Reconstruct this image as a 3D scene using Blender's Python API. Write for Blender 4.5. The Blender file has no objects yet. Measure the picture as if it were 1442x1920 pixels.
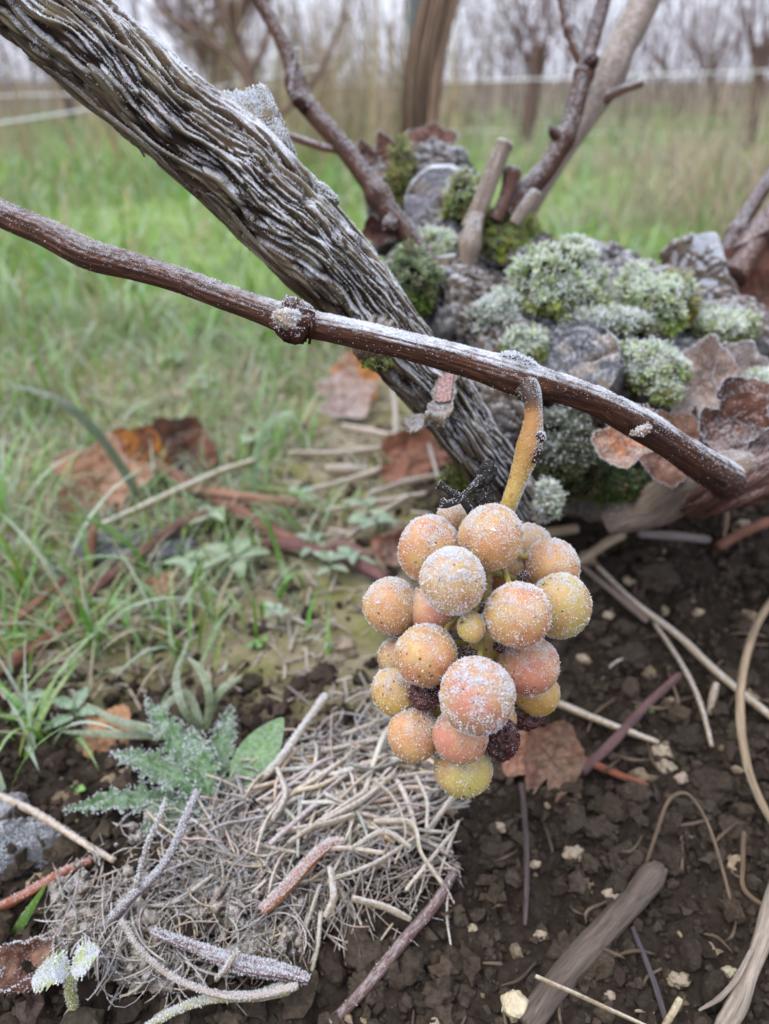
import bpy, math, random
import numpy as np
from mathutils import Vector, Matrix

# ------------------------------------------------------------------ camera, sky, sun, exposure
sc = bpy.context.scene
CAM_H, PITCH, FPX = 0.200, math.radians(30.3), 1385.0      # metres, radians, focal length in photo pixels
cam_d = bpy.data.cameras.new('camera')
cam = bpy.data.objects.new('camera', cam_d)
sc.collection.objects.link(cam)
cam.location = (0, 0, CAM_H)
cam.rotation_euler = (math.radians(90) - PITCH, 0, 0)
cam_d.lens = 6.81
cam_d.sensor_fit = 'VERTICAL'
cam_d.sensor_height = 1920.0 / FPX * 6.81
cam_d.sensor_width = 1442.0 / FPX * 6.81
cam_d.clip_start = 0.005
cam_d.clip_end = 2000
cam_d.dof.use_dof = True
cam_d.dof.focus_distance = 0.158
cam_d.dof.aperture_fstop = 3.1
sc.camera = cam

SUN_EL, SUN_AZ = math.radians(66), math.radians(-115)
world = bpy.data.worlds.new('World'); sc.world = world; world.use_nodes = True
wn, wl = world.node_tree.nodes, world.node_tree.links
wn.clear()
w_out = wn.new('ShaderNodeOutputWorld'); w_bg = wn.new('ShaderNodeBackground')
w_sky = wn.new('ShaderNodeTexSky'); w_sky.sky_type = 'NISHITA'; w_sky.sun_disc = False
w_sky.sun_elevation = SUN_EL; w_sky.sun_rotation = SUN_AZ
w_sky.air_density = 1.0; w_sky.dust_density = 4.0; w_sky.ozone_density = 1.0
w_hsv = wn.new('ShaderNodeHueSaturation'); w_hsv.inputs['Saturation'].default_value = 0.18
w_mix = wn.new('ShaderNodeMixRGB'); w_mix.inputs['Fac'].default_value = 0.72
w_mix.inputs['Color2'].default_value = (9.3, 9.8, 11.6, 1)      # even cloud layer in front of the clear sky
wl.new(w_sky.outputs[0], w_hsv.inputs['Color']); wl.new(w_hsv.outputs[0], w_mix.inputs['Color1'])
wl.new(w_mix.outputs[0], w_bg.inputs['Color']); wl.new(w_bg.outputs[0], w_out.inputs[0])
w_bg.inputs['Strength'].default_value = 0.10
sun_d = bpy.data.lights.new('sun', 'SUN'); sun_d.energy = 1.5; sun_d.angle = math.radians(40); sun_d.color = (1, .96, .9)
sun = bpy.data.objects.new('sun', sun_d); sc.collection.objects.link(sun)
# the brightest part of the cloud lies high up on the left
_sd = Vector((math.sin(SUN_AZ) * math.cos(SUN_EL), math.cos(SUN_AZ) * math.cos(SUN_EL), math.sin(SUN_EL)))
sun.rotation_euler = _sd.to_track_quat('Z', 'Y').to_euler()
sun.location = (0, 0, 5)
sc.view_settings.view_transform = 'Standard'; sc.view_settings.look = 'None'
sc.view_settings.exposure = 0.71; sc.view_settings.gamma = 1.0
sc.view_settings.use_curve_mapping = False
sc.render.engine = 'CYCLES'
sc.cycles.use_denoising = True
sc.cycles.max_bounces = 6; sc.cycles.diffuse_bounces = 3; sc.cycles.glossy_bounces = 2
sc.cycles.transmission_bounces = 3; sc.cycles.caustics_reflective = False; sc.cycles.caustics_refractive = False

RNG = np.random.default_rng(7)
random.seed(7)

# ------------------------------------------------------------------ numeric helpers
CP, SP = math.cos(PITCH), math.sin(PITCH)
def P(px, py, d):
    """photo pixel + distance along the optical axis -> world point"""
    u, v = (px - 721.0) / FPX, (960.0 - py) / FPX
    return np.array([d * u, d * (CP + v * SP), CAM_H + d * (-SP + v * CP)])
def depth_of(p):
    return p[1] * CP - (p[2] - CAM_H) * SP
def _hash(ix, iy, iz):
    h = (ix.astype(np.int64) * 374761393 + iy.astype(np.int64) * 668265263 + iz.astype(np.int64) * 1274126177) & 0xFFFFFFFF
    h = ((h ^ (h >> 13)) * 1103515245) & 0xFFFFFFFF
    h = ((h ^ (h >> 16)) * 2246822519) & 0xFFFFFFFF
    return ((h ^ (h >> 15)) & 0xFFFFFF) / float(0xFFFFFF)
def vnoise(p):
    p = np.asarray(p, float)
    i = np.floor(p).astype(np.int64); f = p - i; f = f * f * (3 - 2 * f)
    x, y, z = i[..., 0], i[..., 1], i[..., 2]; fx, fy, fz = f[..., 0], f[..., 1], f[..., 2]
    def L(a, b, t): return a + (b - a) * t
    return L(L(L(_hash(x, y, z), _hash(x+1, y, z), fx), L(_hash(x, y+1, z), _hash(x+1, y+1, z), fx), fy),
             L(L(_hash(x, y, z+1), _hash(x+1, y, z+1), fx), L(_hash(x, y+1, z+1), _hash(x+1, y+1, z+1), fx), fy), fz)
def fbm(p, o=4, lac=2.1, g=.5):
    p = np.asarray(p, float); a, s, t = 1., 0., 0.
    for k in range(o):
        s = s + a * vnoise(p + 17.3 * k); t += a; a *= g; p = p * lac
    return s / t
def sstep(a, b, x):
    t = np.clip((x - a) / (b - a), 0, 1); return t * t * (3 - 2 * t)
def nrm(v):
    return v / np.maximum(np.linalg.norm(v, axis=-1, keepdims=True), 1e-12)

def macro(x, y):
    """large shape of the ground"""
    x = np.asarray(x, float); y = np.asarray(y, float)
    z = .048 * np.exp(-(((x - .10) / .085) ** 2 + ((y - .315) / .075) ** 2))
    z = z + .020 * np.exp(-(((x - .21) / .07) ** 2 + ((y - .24) / .08) ** 2))
    z = z + .011 * np.exp(-(((x + .020) / .060) ** 2 + ((y - .150) / .040) ** 2)) + .007 * np.exp(-(((x + .075) / .03) ** 2 + ((y - .125) / .03) ** 2))
    q = np.stack([x * 9, y * 9, 0 * x], -1)
    z = z + .012 * (fbm(q, 2) - .5) * sstep(.0, .5, y + .3)
    q = np.stack([x * .8, y * .8, 0 * x + 3], -1)
    return z + .06 * (vnoise(q) - .5) * sstep(.6, 3., y)
def soilness(x, y):
    f = np.maximum(.205 - y + .12 * np.minimum(x + .1, 0), x - .002 - (np.minimum(y, .5) - .27) * .25) + .08 * (fbm(np.stack([x * 14, y * 14, 0 * x + 5], -1), 3) - .5)
    return sstep(-.015, .03, f) * sstep(.62, .42, y + .06 * (fbm(np.stack([x * 9, y * 9, 0 * x + 8], -1), 2) - .5))
def G(px, py, lift=0.):
    """point where the sight line through a photo pixel meets the ground"""
    d = np.concatenate([np.arange(.1, 1, .0015), np.geomspace(1, 60, 500)])
    u, v = (px - 721.0) / FPX, (960.0 - py) / FPX
    X, Y, Z = d * u, d * (CP + v * SP), CAM_H + d * (-SP + v * CP)
    h = Z - macro(X, Y) - lift
    k = np.argmax(h < 0) if (h < 0).any() else len(d) - 1
    k = max(k, 1); t = h[k-1] / (h[k-1] - h[k] + 1e-12)
    dd = d[k-1] + (d[k] - d[k-1]) * min(max(t, 0), 1)
    return np.array([dd * u, dd * (CP + v * SP), CAM_H + dd * (-SP + v * CP)])

class Acc:
    """collects geometry for ONE mesh"""
    def __init__(s): s.v, s.f3, s.f4, s.c, s.r, s.n = [], [], [], [], [], 0
    def add(s, V, F, col=(1, 1, 1), rest=None):
        V = np.asarray(V, float).reshape(-1, 3); F = np.asarray(F, int)
        (s.f3 if F.shape[1] == 3 else s.f4).append(F + s.n)
        c = np.asarray(col, float)
        if c.ndim == 1: c = np.tile(c[:3], (len(V), 1))
        s.v.append(V); s.c.append(c[:, :3]); s.r.append(V if rest is None else rest); s.n += len(V)
        return s
    def arrays(s):
        V = np.concatenate(s.v); C = np.concatenate(s.c); R = np.concatenate(s.r)
        f3 = np.concatenate(s.f3) if s.f3 else np.zeros((0, 3), int)
        f4 = np.concatenate(s.f4) if s.f4 else np.zeros((0, 4), int)
        return V, f3, f4, C, R
    def mesh(s, name, smooth=True):
        V, f3, f4, C, R = s.arrays()
        return make_mesh(name, V, f3, f4, C, R, smooth)
def make_mesh(name, V, f3, f4, C=None, R=None, smooth=True):
    me = bpy.data.meshes.new(name)
    me.vertices.add(len(V)); me.vertices.foreach_set('co', V.astype(np.float32).ravel())
    nl = f3.size + f4.size
    me.loops.add(nl); me.loops.foreach_set('vertex_index', np.concatenate([f3.ravel(), f4.ravel()]).astype(np.int32))
    npoly = len(f3) + len(f4)
    me.polygons.add(npoly)
    tot = np.concatenate([np.full(len(f3), 3), np.full(len(f4), 4)]).astype(np.int32)
    st = np.concatenate([[0], np.cumsum(tot)[:-1]]).astype(np.int32)
    me.polygons.foreach_set('loop_start', st)
    me.polygons.foreach_set('use_smooth', np.full(npoly, bool(smooth)))
    if C is not None:
        a = me.attributes.new('Col', 'FLOAT_COLOR', 'POINT')
        a.data.foreach_set('color', np.concatenate([C, np.ones((len(C), 1))], 1).astype(np.float32).ravel())
    if R is not None:
        a = me.attributes.new('rest', 'FLOAT_VECTOR', 'POINT'); a.data.foreach_set('vector', R.astype(np.float32).ravel())
    me.update(calc_edges=True)
    return me
def ob(name, me, mat=None, parent=None, label=None, cat=None, group=None, kind=None):
    if isinstance(me, Acc): me = me.mesh(name)
    o = bpy.data.objects.new(name, me); sc.collection.objects.link(o)
    if mat is not None:
        me.materials.clear(); me.materials.append(mat)
    if parent is not None:
        o.parent = parent
        p, off = parent, Vector((0, 0, 0))
        while p is not None: off += Vector(p.location) + (p.matrix_parent_inverse.translation if p.parent else Vector((0, 0, 0))); p = p.parent
        o.matrix_parent_inverse = Matrix.Translation(-off)
    elif kind != 'structure':
        n = len(me.vertices); co = np.empty(n * 3, np.float32); me.vertices.foreach_get('co', co); co = co.reshape(-1, 3)
        b = np.array([co[:, 0].mean(), co[:, 1].mean(), co[:, 2].min()])
        me.vertices.foreach_set('co', (co - b).astype(np.float32).ravel()); o.location = b
    if label: o['label'] = label
    if cat: o['category'] = cat
    if group: o['group'] = group
    if kind: o['kind'] = kind
    return o
def add_rime(o, weight):
    me = o.data; n = len(me.vertices); co = np.empty(n * 3, np.float32); no = np.empty(n * 3, np.float32); me.vertices.foreach_get('co', co); me.vertices.foreach_get('normal', no)
    a = me.attributes.new('rime', 'FLOAT', 'POINT'); a.data.foreach_set('value', np.clip(weight(co.reshape(-1, 3).astype(float), no.reshape(-1, 3).astype(float)), 0, 1).astype(np.float32))
def thing(name, loc, label, cat, group=None):
    o = bpy.data.objects.new(name, None); sc.collection.objects.link(o)
    o.empty_display_size = .01; o.location = tuple(float(c) for c in loc); o['label'] = label; o['category'] = cat
    if group: o['group'] = group
    return o

def spline(pts, n):
    """Catmull-Rom through rows of any width"""
    p = np.asarray(pts, float)
    p = np.vstack([2 * p[0] - p[1], p, 2 * p[-1] - p[-2]])
    seg = len(p) - 3; t = np.linspace(0, seg, n); i = np.minimum(t.astype(int), seg - 1); f = (t - i)[:, None]
    a, b, c, d = p[i], p[i+1], p[i+2], p[i+3]
    return .5 * (2*b + (c - a) * f + (2*a - 5*b + 4*c - d) * f**2 + (3*b - a - 3*c + d) * f**3)
def frames(path):
    T = nrm(np.gradient(path, axis=0)); ref = np.array([0, 0, 1.]) if abs(T[0, 2]) < .9 else np.array([1., 0, 0])
    N = np.empty_like(T); N[0] = nrm(np.cross(np.cross(T[0], ref), T[0]))
    for k in range(1, len(T)):
        n = N[k-1] - T[k] * (N[k-1] @ T[k]); N[k] = n / max(np.linalg.norm(n), 1e-9)
    return T, N, np.cross(T, N)
def tube(path, rad, segs=8, disp=None, flat=1., cap=True, phase=0.):
    """-> V, quads, tris, rest ; rest is the tube laid out straight (x,y round it, z along it)"""
    path = np.asarray(path, float); M = len(path); rad = np.broadcast_to(np.asarray(rad, float), (M,)).copy()
    T, N, B = frames(path)
    s = np.concatenate([[0], np.cumsum(np.linalg.norm(np.diff(path, axis=0), axis=1))])
    th = np.linspace(0, 2 * np.pi, segs, endpoint=False) + phase
    c, si = np.cos(th), np.sin(th)
    rest = np.stack([np.outer(rad, c), np.outer(rad, si), np.tile(s[:, None], (1, segs))], -1)
    r = np.tile(rad[:, None], (1, segs))
    if disp is not None: r = r + disp(rest, s, th)
    V = path[:, None] + N[:, None] * (r * c)[..., None] + B[:, None] * (r * si * flat)[..., None]
    i = np.arange(M - 1)[:, None] * segs; j = np.arange(segs)[None]; j2 = (j + 1) % segs
    Q = np.stack([i + j, i + j2, i + segs + j2, i + segs + j], -1).reshape(-1, 4)
    V = V.reshape(-1, 3); R = rest.reshape(-1, 3)
    Tq = np.zeros((0, 3), int)
    if cap:
        n0 = len(V); V = np.vstack([V, path[0], path[-1]]); R = np.vstack([R, [0, 0, 0], [0, 0, s[-1]]])
        a = np.arange(segs); b = (a + 1) % segs
        Tq = np.vstack([np.stack([np.full(segs, n0), b, a], -1), np.stack([np.full(segs, n0 + 1), (M - 1) * segs + a, (M - 1) * segs + b], -1)])
    return V, Q, Tq, R
def add_tube(acc, path, rad, segs=8, col=(1, 1, 1), **k):
    V, Q, T, R = tube(path, rad, segs, **k)
    c = np.asarray(col, float)
    if callable(col): c = col(R)
    n0 = acc.n
    acc.add(V, Q, c, R)
    if len(T): acc.f3.append(T + n0)
    return acc
def pixpath(rows, n):
    """rows (px, py, depth, width_px) -> world path + radius"""
    w = np.array([[*P(a, b, d), wd * .5 * d / FPX] for a, b, d, wd in rows])
    s = spline(w, n); return s[:, :3], np.maximum(s[:, 3], 1e-5)

def ico(sub=0):
    t = (1 + 5 ** .5) / 2
    V = nrm(np.array([[-1,t,0],[1,t,0],[-1,-t,0],[1,-t,0],[0,-1,t],[0,1,t],[0,-1,-t],[0,1,-t],[t,0,-1],[t,0,1],[-t,0,-1],[-t,0,1]], float))
    F = np.array([[0,11,5],[0,5,1],[0,1,7],[0,7,10],[0,10,11],[1,5,9],[5,11,4],[11,10,2],[10,7,6],[7,1,8],[3,9,4],[3,4,2],[3,2,6],[3,6,8],[3,8,9],[4,9,5],[2,4,11],[6,2,10],[8,6,7],[9,8,1]])
    for _ in range(sub):
        E = {}; V = list(V); nf = []
        def mid(a, b):
            k = (min(a, b), max(a, b))
            if k not in E: V.append(nrm((V[a] + V[b]) / 2)); E[k] = len(V) - 1
            return E[k]
        for a, b, c in F:
            x, y, z = mid(a, b), mid(b, c), mid(c, a); nf += [[a,x,z],[b,y,x],[c,z,y],[x,y,z]]
        V = np.array(V); F = np.array(nf)
    return V, F
ICO = [ico(0), ico(1), ico(2), ico(3), ico(4)]
def rand_rot(n):
    q = nrm(RNG.normal(size=(n, 4))); w, x, y, z = q.T
    return np.stack([np.stack([1-2*(y*y+z*z), 2*(x*y-z*w), 2*(x*z+y*w)], -1), np.stack([2*(x*y+z*w), 1-2*(x*x+z*z), 2*(y*z-x*w)], -1),
                     np.stack([2*(x*z-y*w), 2*(y*z+x*w), 1-2*(x*x+y*y)], -1)], -2)
def inst(acc, TV, TF, pos, scale, rot=None, col=None):
    n = len(pos); scale = np.asarray(scale, float)
    if scale.ndim == 1: scale = np.repeat(scale[:, None], 3, 1)
    if rot is None: rot = rand_rot(n)
    V = np.einsum('nij,nkj->nki', rot, TV[None] * scale[:, None]) + pos[:, None]
    F = TF[None] + (np.arange(n) * len(TV))[:, None, None]
    c = np.repeat(col, len(TV), 0) if col is not None else (1, 1, 1)
    acc.add(V.reshape(-1, 3), F.reshape(-1, TF.shape[1]), c)
def tri_arrays(acc_or_tuple):
    V, f3, f4, C, R = acc_or_tuple.arrays() if isinstance(acc_or_tuple, Acc) else acc_or_tuple
    return V, np.vstack([f3, f4[:, [0, 1, 2]], f4[:, [0, 2, 3]]])
def scatter(V, F, n, weight=None):
    a, b, c = V[F[:, 0]], V[F[:, 1]], V[F[:, 2]]
    cr = np.cross(b - a, c - a); ar = np.linalg.norm(cr, axis=1); N = cr / np.maximum(ar, 1e-15)[:, None]
    w = ar.copy()
    if weight is not None: w = w * np.maximum(weight((a + b + c) / 3, N), 0)
    if w.sum() <= 0: return np.zeros((0, 3)), np.zeros((0, 3))
    k = RNG.choice(len(F), n, p=w / w.sum()); u = RNG.random((n, 2)); m = u.sum(1) > 1; u[m] = 1 - u[m]
    return a[k] + (b[k] - a[k]) * u[:, :1] + (c[k] - a[k]) * u[:, 1:], N[k]
def crystals(acc, pts, N, size, jitter=.7, slim=.38):
    """small three-sided ice needles standing on a surface"""
    n = len(pts)
    if n == 0: return
    d = nrm(N + jitter * RNG.normal(size=(n, 3)) * .6); h = size * RNG.uniform(.45, 1.35, n)
    a = nrm(np.cross(d, RNG.normal(size=(n, 3)))); b = np.cross(d, a); w = (slim * size * RNG.uniform(.6, 1.3, n))[:, None]
    base = pts - d * (h * .25)[:, None]
    V = np.stack([base + a * w, base - .5 * a * w + .87 * b * w, base - .5 * a * w - .87 * b * w, pts + d * h[:, None]], 1)
    F = np.array([[0, 1, 3], [1, 2, 3], [2, 0, 3]])[None] + (np.arange(n) * 4)[:, None, None]
    acc.add(V.reshape(-1, 3), F.reshape(-1, 3))
def up_w(lo=-.1, hi=.8, patch=0., scale=300., direction=(0, 0, 1)):
    dv = np.array(direction) / np.linalg.norm(direction)
    def f(c, n):
        w = sstep(lo, hi, n @ dv)
        if patch > 0: w = w * sstep(patch - .12, patch + .12, fbm(c * scale, 2))
        return w
    return f
def frost_on(src, parent, n, size, weight, name='frost', jitter=.7):
    V, F = tri_arrays(src); p, N = scatter(V, F, n, weight); a = Acc(); crystals(a, p, N, size, jitter)
    return ob(name, a.mesh(name, False), M['frost'], parent, kind='stuff')

def frost_d(src, parent, per_mm2, size, weight, name='frost', jitter=.7):
    """ice needles at a given density"""
    V, F = tri_arrays(src); a, b, c = V[F[:, 0]], V[F[:, 1]], V[F[:, 2]]; cr = np.cross(b - a, c - a); ar = np.linalg.norm(cr, axis=1); N = cr / np.maximum(ar, 1e-15)[:, None]
    n = int(per_mm2 * 1e6 * (ar * .5 * np.maximum(weight((a + b + c) / 3, N), 0)).sum())
    if n > 3: return frost_on(src, parent, n, size, weight, name, jitter)
# ------------------------------------------------------------------ materials
M = {}
class NT:
    def __init__(s, name):
        s.m = bpy.data.materials.new(name); s.m.use_nodes = True; s.t = s.m.node_tree; s.t.nodes.clear()
        s.o = s.n('ShaderNodeOutputMaterial'); s.b = s.n('ShaderNodeBsdfPrincipled'); s.l(s.b.outputs[0], s.o.inputs[0]); M[name] = s.m
    def n(s, t, **k):
        x = s.t.nodes.new(t)
        for a, b in k.items(): setattr(x, a, b)
        return x
    def l(s, a, b): s.t.links.new(a, b)
    def val(s, inp, v):
        if hasattr(v, 'is_linked') or isinstance(v, bpy.types.NodeSocket): s.l(v, inp)
        else: inp.default_value = v if not (isinstance(v, tuple) and len(v) == 3 and inp.type == 'RGBA') else (*v, 1)
    def attr(s, name, vec=True):
        x = s.n('ShaderNodeAttribute', attribute_name=name); return x.outputs['Vector' if vec else 'Color']
    def objc(s): return s.n('ShaderNodeTexCoord').outputs['Object']
    def mapv(s, v, scale=(1, 1, 1), loc=(0, 0, 0)):
        x = s.n('ShaderNodeMapping'); s.l(v, x.inputs[0]); x.inputs['Scale'].default_value = scale; s.val(x.inputs['Location'], loc); return x.outputs[0]
    def noise(s, v, scale, detail=4, rough=.55, dist=0.):
        x = s.n('ShaderNodeTexNoise'); s.l(v, x.inputs['Vector']); x.inputs['Scale'].default_value = scale; x.inputs['Detail'].default_value = detail
        x.inputs['Roughness'].default_value = rough; x.inputs['Distortion'].default_value = dist; return x.outputs[0]
    def voro(s, v, scale, out='Distance'):
        x = s.n('ShaderNodeTexVoronoi'); s.l(v, x.inputs['Vector']); x.inputs['Scale'].default_value = scale; return x.outputs[out]
    def ramp(s, f, stops, interp='LINEAR'):
        x = s.n('ShaderNodeValToRGB'); s.l(f, x.inputs[0]); e = x.color_ramp.elements; x.color_ramp.interpolation = interp
        while len(e) < len(stops): e.new(.5)
        for k, (p, c) in enumerate(stops): e[k].position = p; e[k].color = (c, c, c, 1) if isinstance(c, (int, float)) else (*c, 1)
        return x.outputs[0]
    def mix(s, f, a, b, mode='MIX'):
        x = s.n('ShaderNodeMixRGB', blend_type=mode); s.val(x.inputs[0], f); s.val(x.inputs[1], a); s.val(x.inputs[2], b); return x.outputs[0]
    def math(s, op, a, b=0.):
        x = s.n('ShaderNodeMath', operation=op); s.val(x.inputs[0], a); s.val(x.inputs[1], b); return x.outputs[0]
    def nz(s):
        g = s.n('ShaderNodeNewGeometry'); x = s.n('ShaderNodeSeparateXYZ'); s.l(g.outputs['Normal'], x.inputs[0]); return x.outputs['Z']
    def bump(s, h, strength=.5, dist=.0005):
        x = s.n('ShaderNodeBump'); s.l(h, x.inputs['Height']); x.inputs['Strength'].default_value = strength; x.inputs['Distance'].default_value = dist
        s.l(x.outputs[0], s.b.inputs['Normal'])
    def set(s, **k):
        for a, v in k.items(): s.val(s.b.inputs[a.replace('_', ' ')], v)
        return s
def rimed(t, col, v, amount, scale, lo=.45, hi=.62, bias=.25, fcol=(.74, .77, .84)):
    """thin rime coating: sits in patches on faces that look at the open sky"""
    f = t.math('ADD', t.noise(v, scale, 5, .7), t.math('MULTIPLY', t.nz(), bias))
    return t.mix(t.math('MULTIPLY', t.ramp(f, [(lo, 0.), (hi, 1.)]), amount), col, fcol)

t = NT('frost'); t.set(Base_Color=(.86, .89, .94), Roughness=.28); t.b.inputs['IOR'].default_value = 1.31
t.b.inputs['Subsurface Weight'].default_value = 0.0
tr = t.n('ShaderNodeBsdfTranslucent'); tr.inputs[0].default_value = (.9, .93, .97, 1); mx = t.n('ShaderNodeMixShader'); mx.inputs[0].default_value = .4
t.l(t.b.outputs[0], mx.inputs[1]); t.l(tr.outputs[0], mx.inputs[2])
tp = t.n('ShaderNodeBsdfTransparent'); mx2 = t.n('ShaderNodeMixShader'); mx2.inputs[0].default_value = .28; t.l(mx.outputs[0], mx2.inputs[1]); t.l(tp.outputs[0], mx2.inputs[2]); t.l(mx2.outputs[0], t.o.inputs[0])

t = NT('grape')
oc = t.objc(); oi = t.n('ShaderNodeObjectInfo'); off = t.n('ShaderNodeVectorMath', operation='SCALE')
cmb = t.n('ShaderNodeCombineXYZ'); t.l(oi.outputs['Random'], cmb.inputs[0]); t.l(oi.outputs['Random'], cmb.inputs[1]); t.l(cmb.outputs[0], off.inputs[0]); off.inputs['Scale'].default_value = 3.
ad = t.n('ShaderNodeVectorMath', operation='ADD'); t.l(oc, ad.inputs[0]); t.l(off.outputs[0], ad.inputs[1]); gv = ad.outputs[0]
c = t.mix(t.ramp(t.noise(gv, 110, 3), [(.38, 0.), (.66, 1.)]), oi.outputs['Color'], (.58, .40, .18))
c = t.mix(t.ramp(t.noise(gv, 190, 5, .7), [(.48, 0.), (.70, .60)]), c, (.40, .15, .09))
sp = t.math('MULTIPLY', t.ramp(t.voro(gv, 620), [(.13, 1.), (.24, 0.)]), t.ramp(t.noise(gv, 170, 2), [(.46, 0.), (.6, 1.)]))
c = t.mix(t.math('MULTIPLY', sp, .85), c, (.055, .018, .008))
sp2 = t.math('MULTIPLY', t.ramp(t.voro(gv, 210), [(.09, 1.), (.16, 0.)]), t.ramp(t.noise(gv, 90, 1), [(.5, 0.), (.56, 1.)]))
c = t.mix(t.math('MULTIPLY', sp2, .9), c, (.06, .022, .012))
c = rimed(t, c, gv, .30, 700, .62, .84, .20, (.70, .66, .64))
t.set(Base_Color=c, Roughness=.38)
t.b.inputs['Subsurface Weight'].default_value = 1.0; t.b.inputs['Subsurface Radius'].default_value = (1.0, .55, .22); t.b.inputs['Subsurface Scale'].default_value = .0060
t.b.inputs['Specular IOR Level'].default_value = .45
t.b.inputs['Transmission Weight'].default_value = .12; t.b.inputs['IOR'].default_value = 1.36
t.bump(t.noise(gv, 1500, 3), .35, .0002)

t = NT('raisin'); oc = t.objc()
t.set(Base_Color=t.ramp(t.noise(oc, 420, 4), [(.3, (.022, .008, .008)), (.7, (.10, .028, .024))]), Roughness=.5); t.b.inputs['Subsurface Weight'].default_value = .15; t.b.inputs['Subsurface Scale'].default_value = .0015
t.bump(t.noise(oc, 700, 4), .6, .0006)
t = NT('black_stem'); oc = t.objc()
t.set(Base_Color=t.ramp(t.noise(oc, 900, 4), [(.35, (.006, .006, .007)), (.75, (.035, .032, .034))]), Roughness=.8); t.bump(t.noise(oc, 1600, 3), .8, .0004)

t = NT('peduncle'); r = t.attr('rest'); sx = t.n('ShaderNodeSeparateXYZ'); t.l(r, sx.inputs[0])
c = t.ramp(t.math('MULTIPLY', sx.outputs['Z'], 1 / .034), [(.0, (.03, .015, .01)), (.16, (.04, .018, .012)), (.24, (.36, .175, .05)), (.52, (.40, .23, .06)), (.75, (.45, .32, .085)), (1., (.42, .33, .09))])
c = t.mix(t.ramp(t.noise(r, 420, 4), [(.55, 0.), (.75, .8)]), c, (.16, .05, .02))
c = t.mix(t.ramp(t.voro(r, 1100), [(.12, .7), (.22, 0.)]), c, (.12, .04, .02))
t.set(Base_Color=c, Roughness=.5); t.b.inputs['Subsurface Weight'].default_value = .4; t.b.inputs['Subsurface Scale'].default_value = .0015; t.bump(t.noise(r, 1500, 3), .4, .0003)

def bark_mat(name, stops, fib, green=.0, rime=.5, rscale=700, bias=.3):
    t = NT(name); r = t.attr('rest'); w = t.noise(r, 45, 2)
    rv = t.n('ShaderNodeVectorMath', operation='MULTIPLY_ADD'); t.l(w, rv.inputs[0]); rv.inputs[1].default_value = (.006, .006, 0); t.l(r, rv.inputs[2])
    n1 = t.noise(t.mapv(rv.outputs[0], (1, 1, .07)), fib, 6, .68); n2 = t.noise(t.mapv(rv.outputs[0], (1, 1, .04)), fib * 3.2, 3, .6)
    f = t.math('ADD', t.math('MULTIPLY', n1, .7), t.math('MULTIPLY', n2, .3))
    c = t.ramp(f, stops)
    if green > 0: c = t.mix(t.math('MULTIPLY', t.ramp(t.noise(r, 120, 4), [(.48, 0.), (.68, 1.)]), green), c, (.17, .165, .07))
    c = t.mix(1., c, t.attr('Col', False), 'MULTIPLY')
    if rime > 0: c = rimed(t, c, t.mapv(r, (1, 1, .35)), rime, rscale, .62, .86, bias)
    ra_ = t.n('ShaderNodeAttribute', attribute_name='rime'); c = t.mix(t.math('MULTIPLY', ra_.outputs['Fac'], t.ramp(t.noise(t.mapv(r, (1, 1, .5)), 2200, 3, .7), [(.34, .15), (.58, 1.)])), c, (.78, .81, .88))   # rime crust, weighed per vertex
    t.set(Base_Color=c, Roughness=.82); t.b.inputs['Specular IOR Level'].default_value = .25
    t.bump(f, .8, .0012); return t.m
bark_mat('old_bark', [(.30, (.026, .017, .013)), (.42, (.08, .058, .042)), (.52, (.165, .135, .098)), (.62, (.25, .215, .16)), (.75, (.38, .345, .285))], 520, .45, .35, 900, .30)
bark_mat('cane_bark', [(.30, (.014, .007, .006)), (.45, (.046, .019, .012)), (.58, (.098, .039, .021)), (.72, (.24, .108, .05))], 900, 0, .30, 1500, .26)
bark_mat('dull_cane_bark', [(.30, (.05, .026, .022)), (.48, (.11, .055, .043)), (.62, (.18, .10, .075)), (.78, (.30, .2, .15))], 700, 0, .35, 900, .2)
bark_mat('pale_bark', [(.28, (.11, .08, .065)), (.48, (.20, .155, .125)), (.62, (.29, .235, .19)), (.8, (.38, .33, .28))], 500, 0, .35, 700, .2)
bark_mat('far_bark', [(.28, (.04, .028, .024)), (.5, (.12, .09, .075)), (.75, (.26, .21, .175))], 160, 0, 0)
bark_mat('stick_bark', [(.28, (.35, .35, .37)), (.5, (.85, .85, .85)), (.74, (1.5, 1.45, 1.4))], 800, 0, .0)
bark_mat('frosty_stick', [(.28, (.4, .4, .42)), (.5, (.85, .85, .85)), (.74, (1.45, 1.4, 1.35))], 800, 0, .30, 1300, .25)
bark_mat('dead_wood', [(.3, (.09, .08, .08)), (.5, (.21, .20, .20)), (.7, (.36, .35, .35))], 420, .25, .9, 800, .34)

def col_mat(name, rough=.7, nscale=300, lo=.6, hi=1.25, rime=0., rscale=900, transl=0., bumpd=.0004, bias=.3, spec=.3, rlo=.62, rhi=.86, bs=.5):
    t = NT(name); oc = t.n('ShaderNodeNewGeometry').outputs['Position']
    n = t.noise(oc, nscale, 5, .62); c = t.mix(1., t.attr('Col', False), t.ramp(n, [(.28, lo), (.72, hi)]), 'MULTIPLY')
    if rime > 0: c = rimed(t, c, oc, rime, rscale, rlo, rhi, bias)
    t.set(Base_Color=c, Roughness=rough); t.b.inputs['Specular IOR Level'].default_value = spec; t.bump(n, bs, bumpd)
    if transl > 0:
        tr = t.n('ShaderNodeBsdfTranslucent'); t.l(c, tr.inputs[0]); mx = t.n('ShaderNodeMixShader'); mx.inputs[0].default_value = transl
        t.l(t.b.outputs[0], mx.inputs[1]); t.l(tr.outputs[0], mx.inputs[2]); t.l(mx.outputs[0], t.o.inputs[0])
    return t.m
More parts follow.
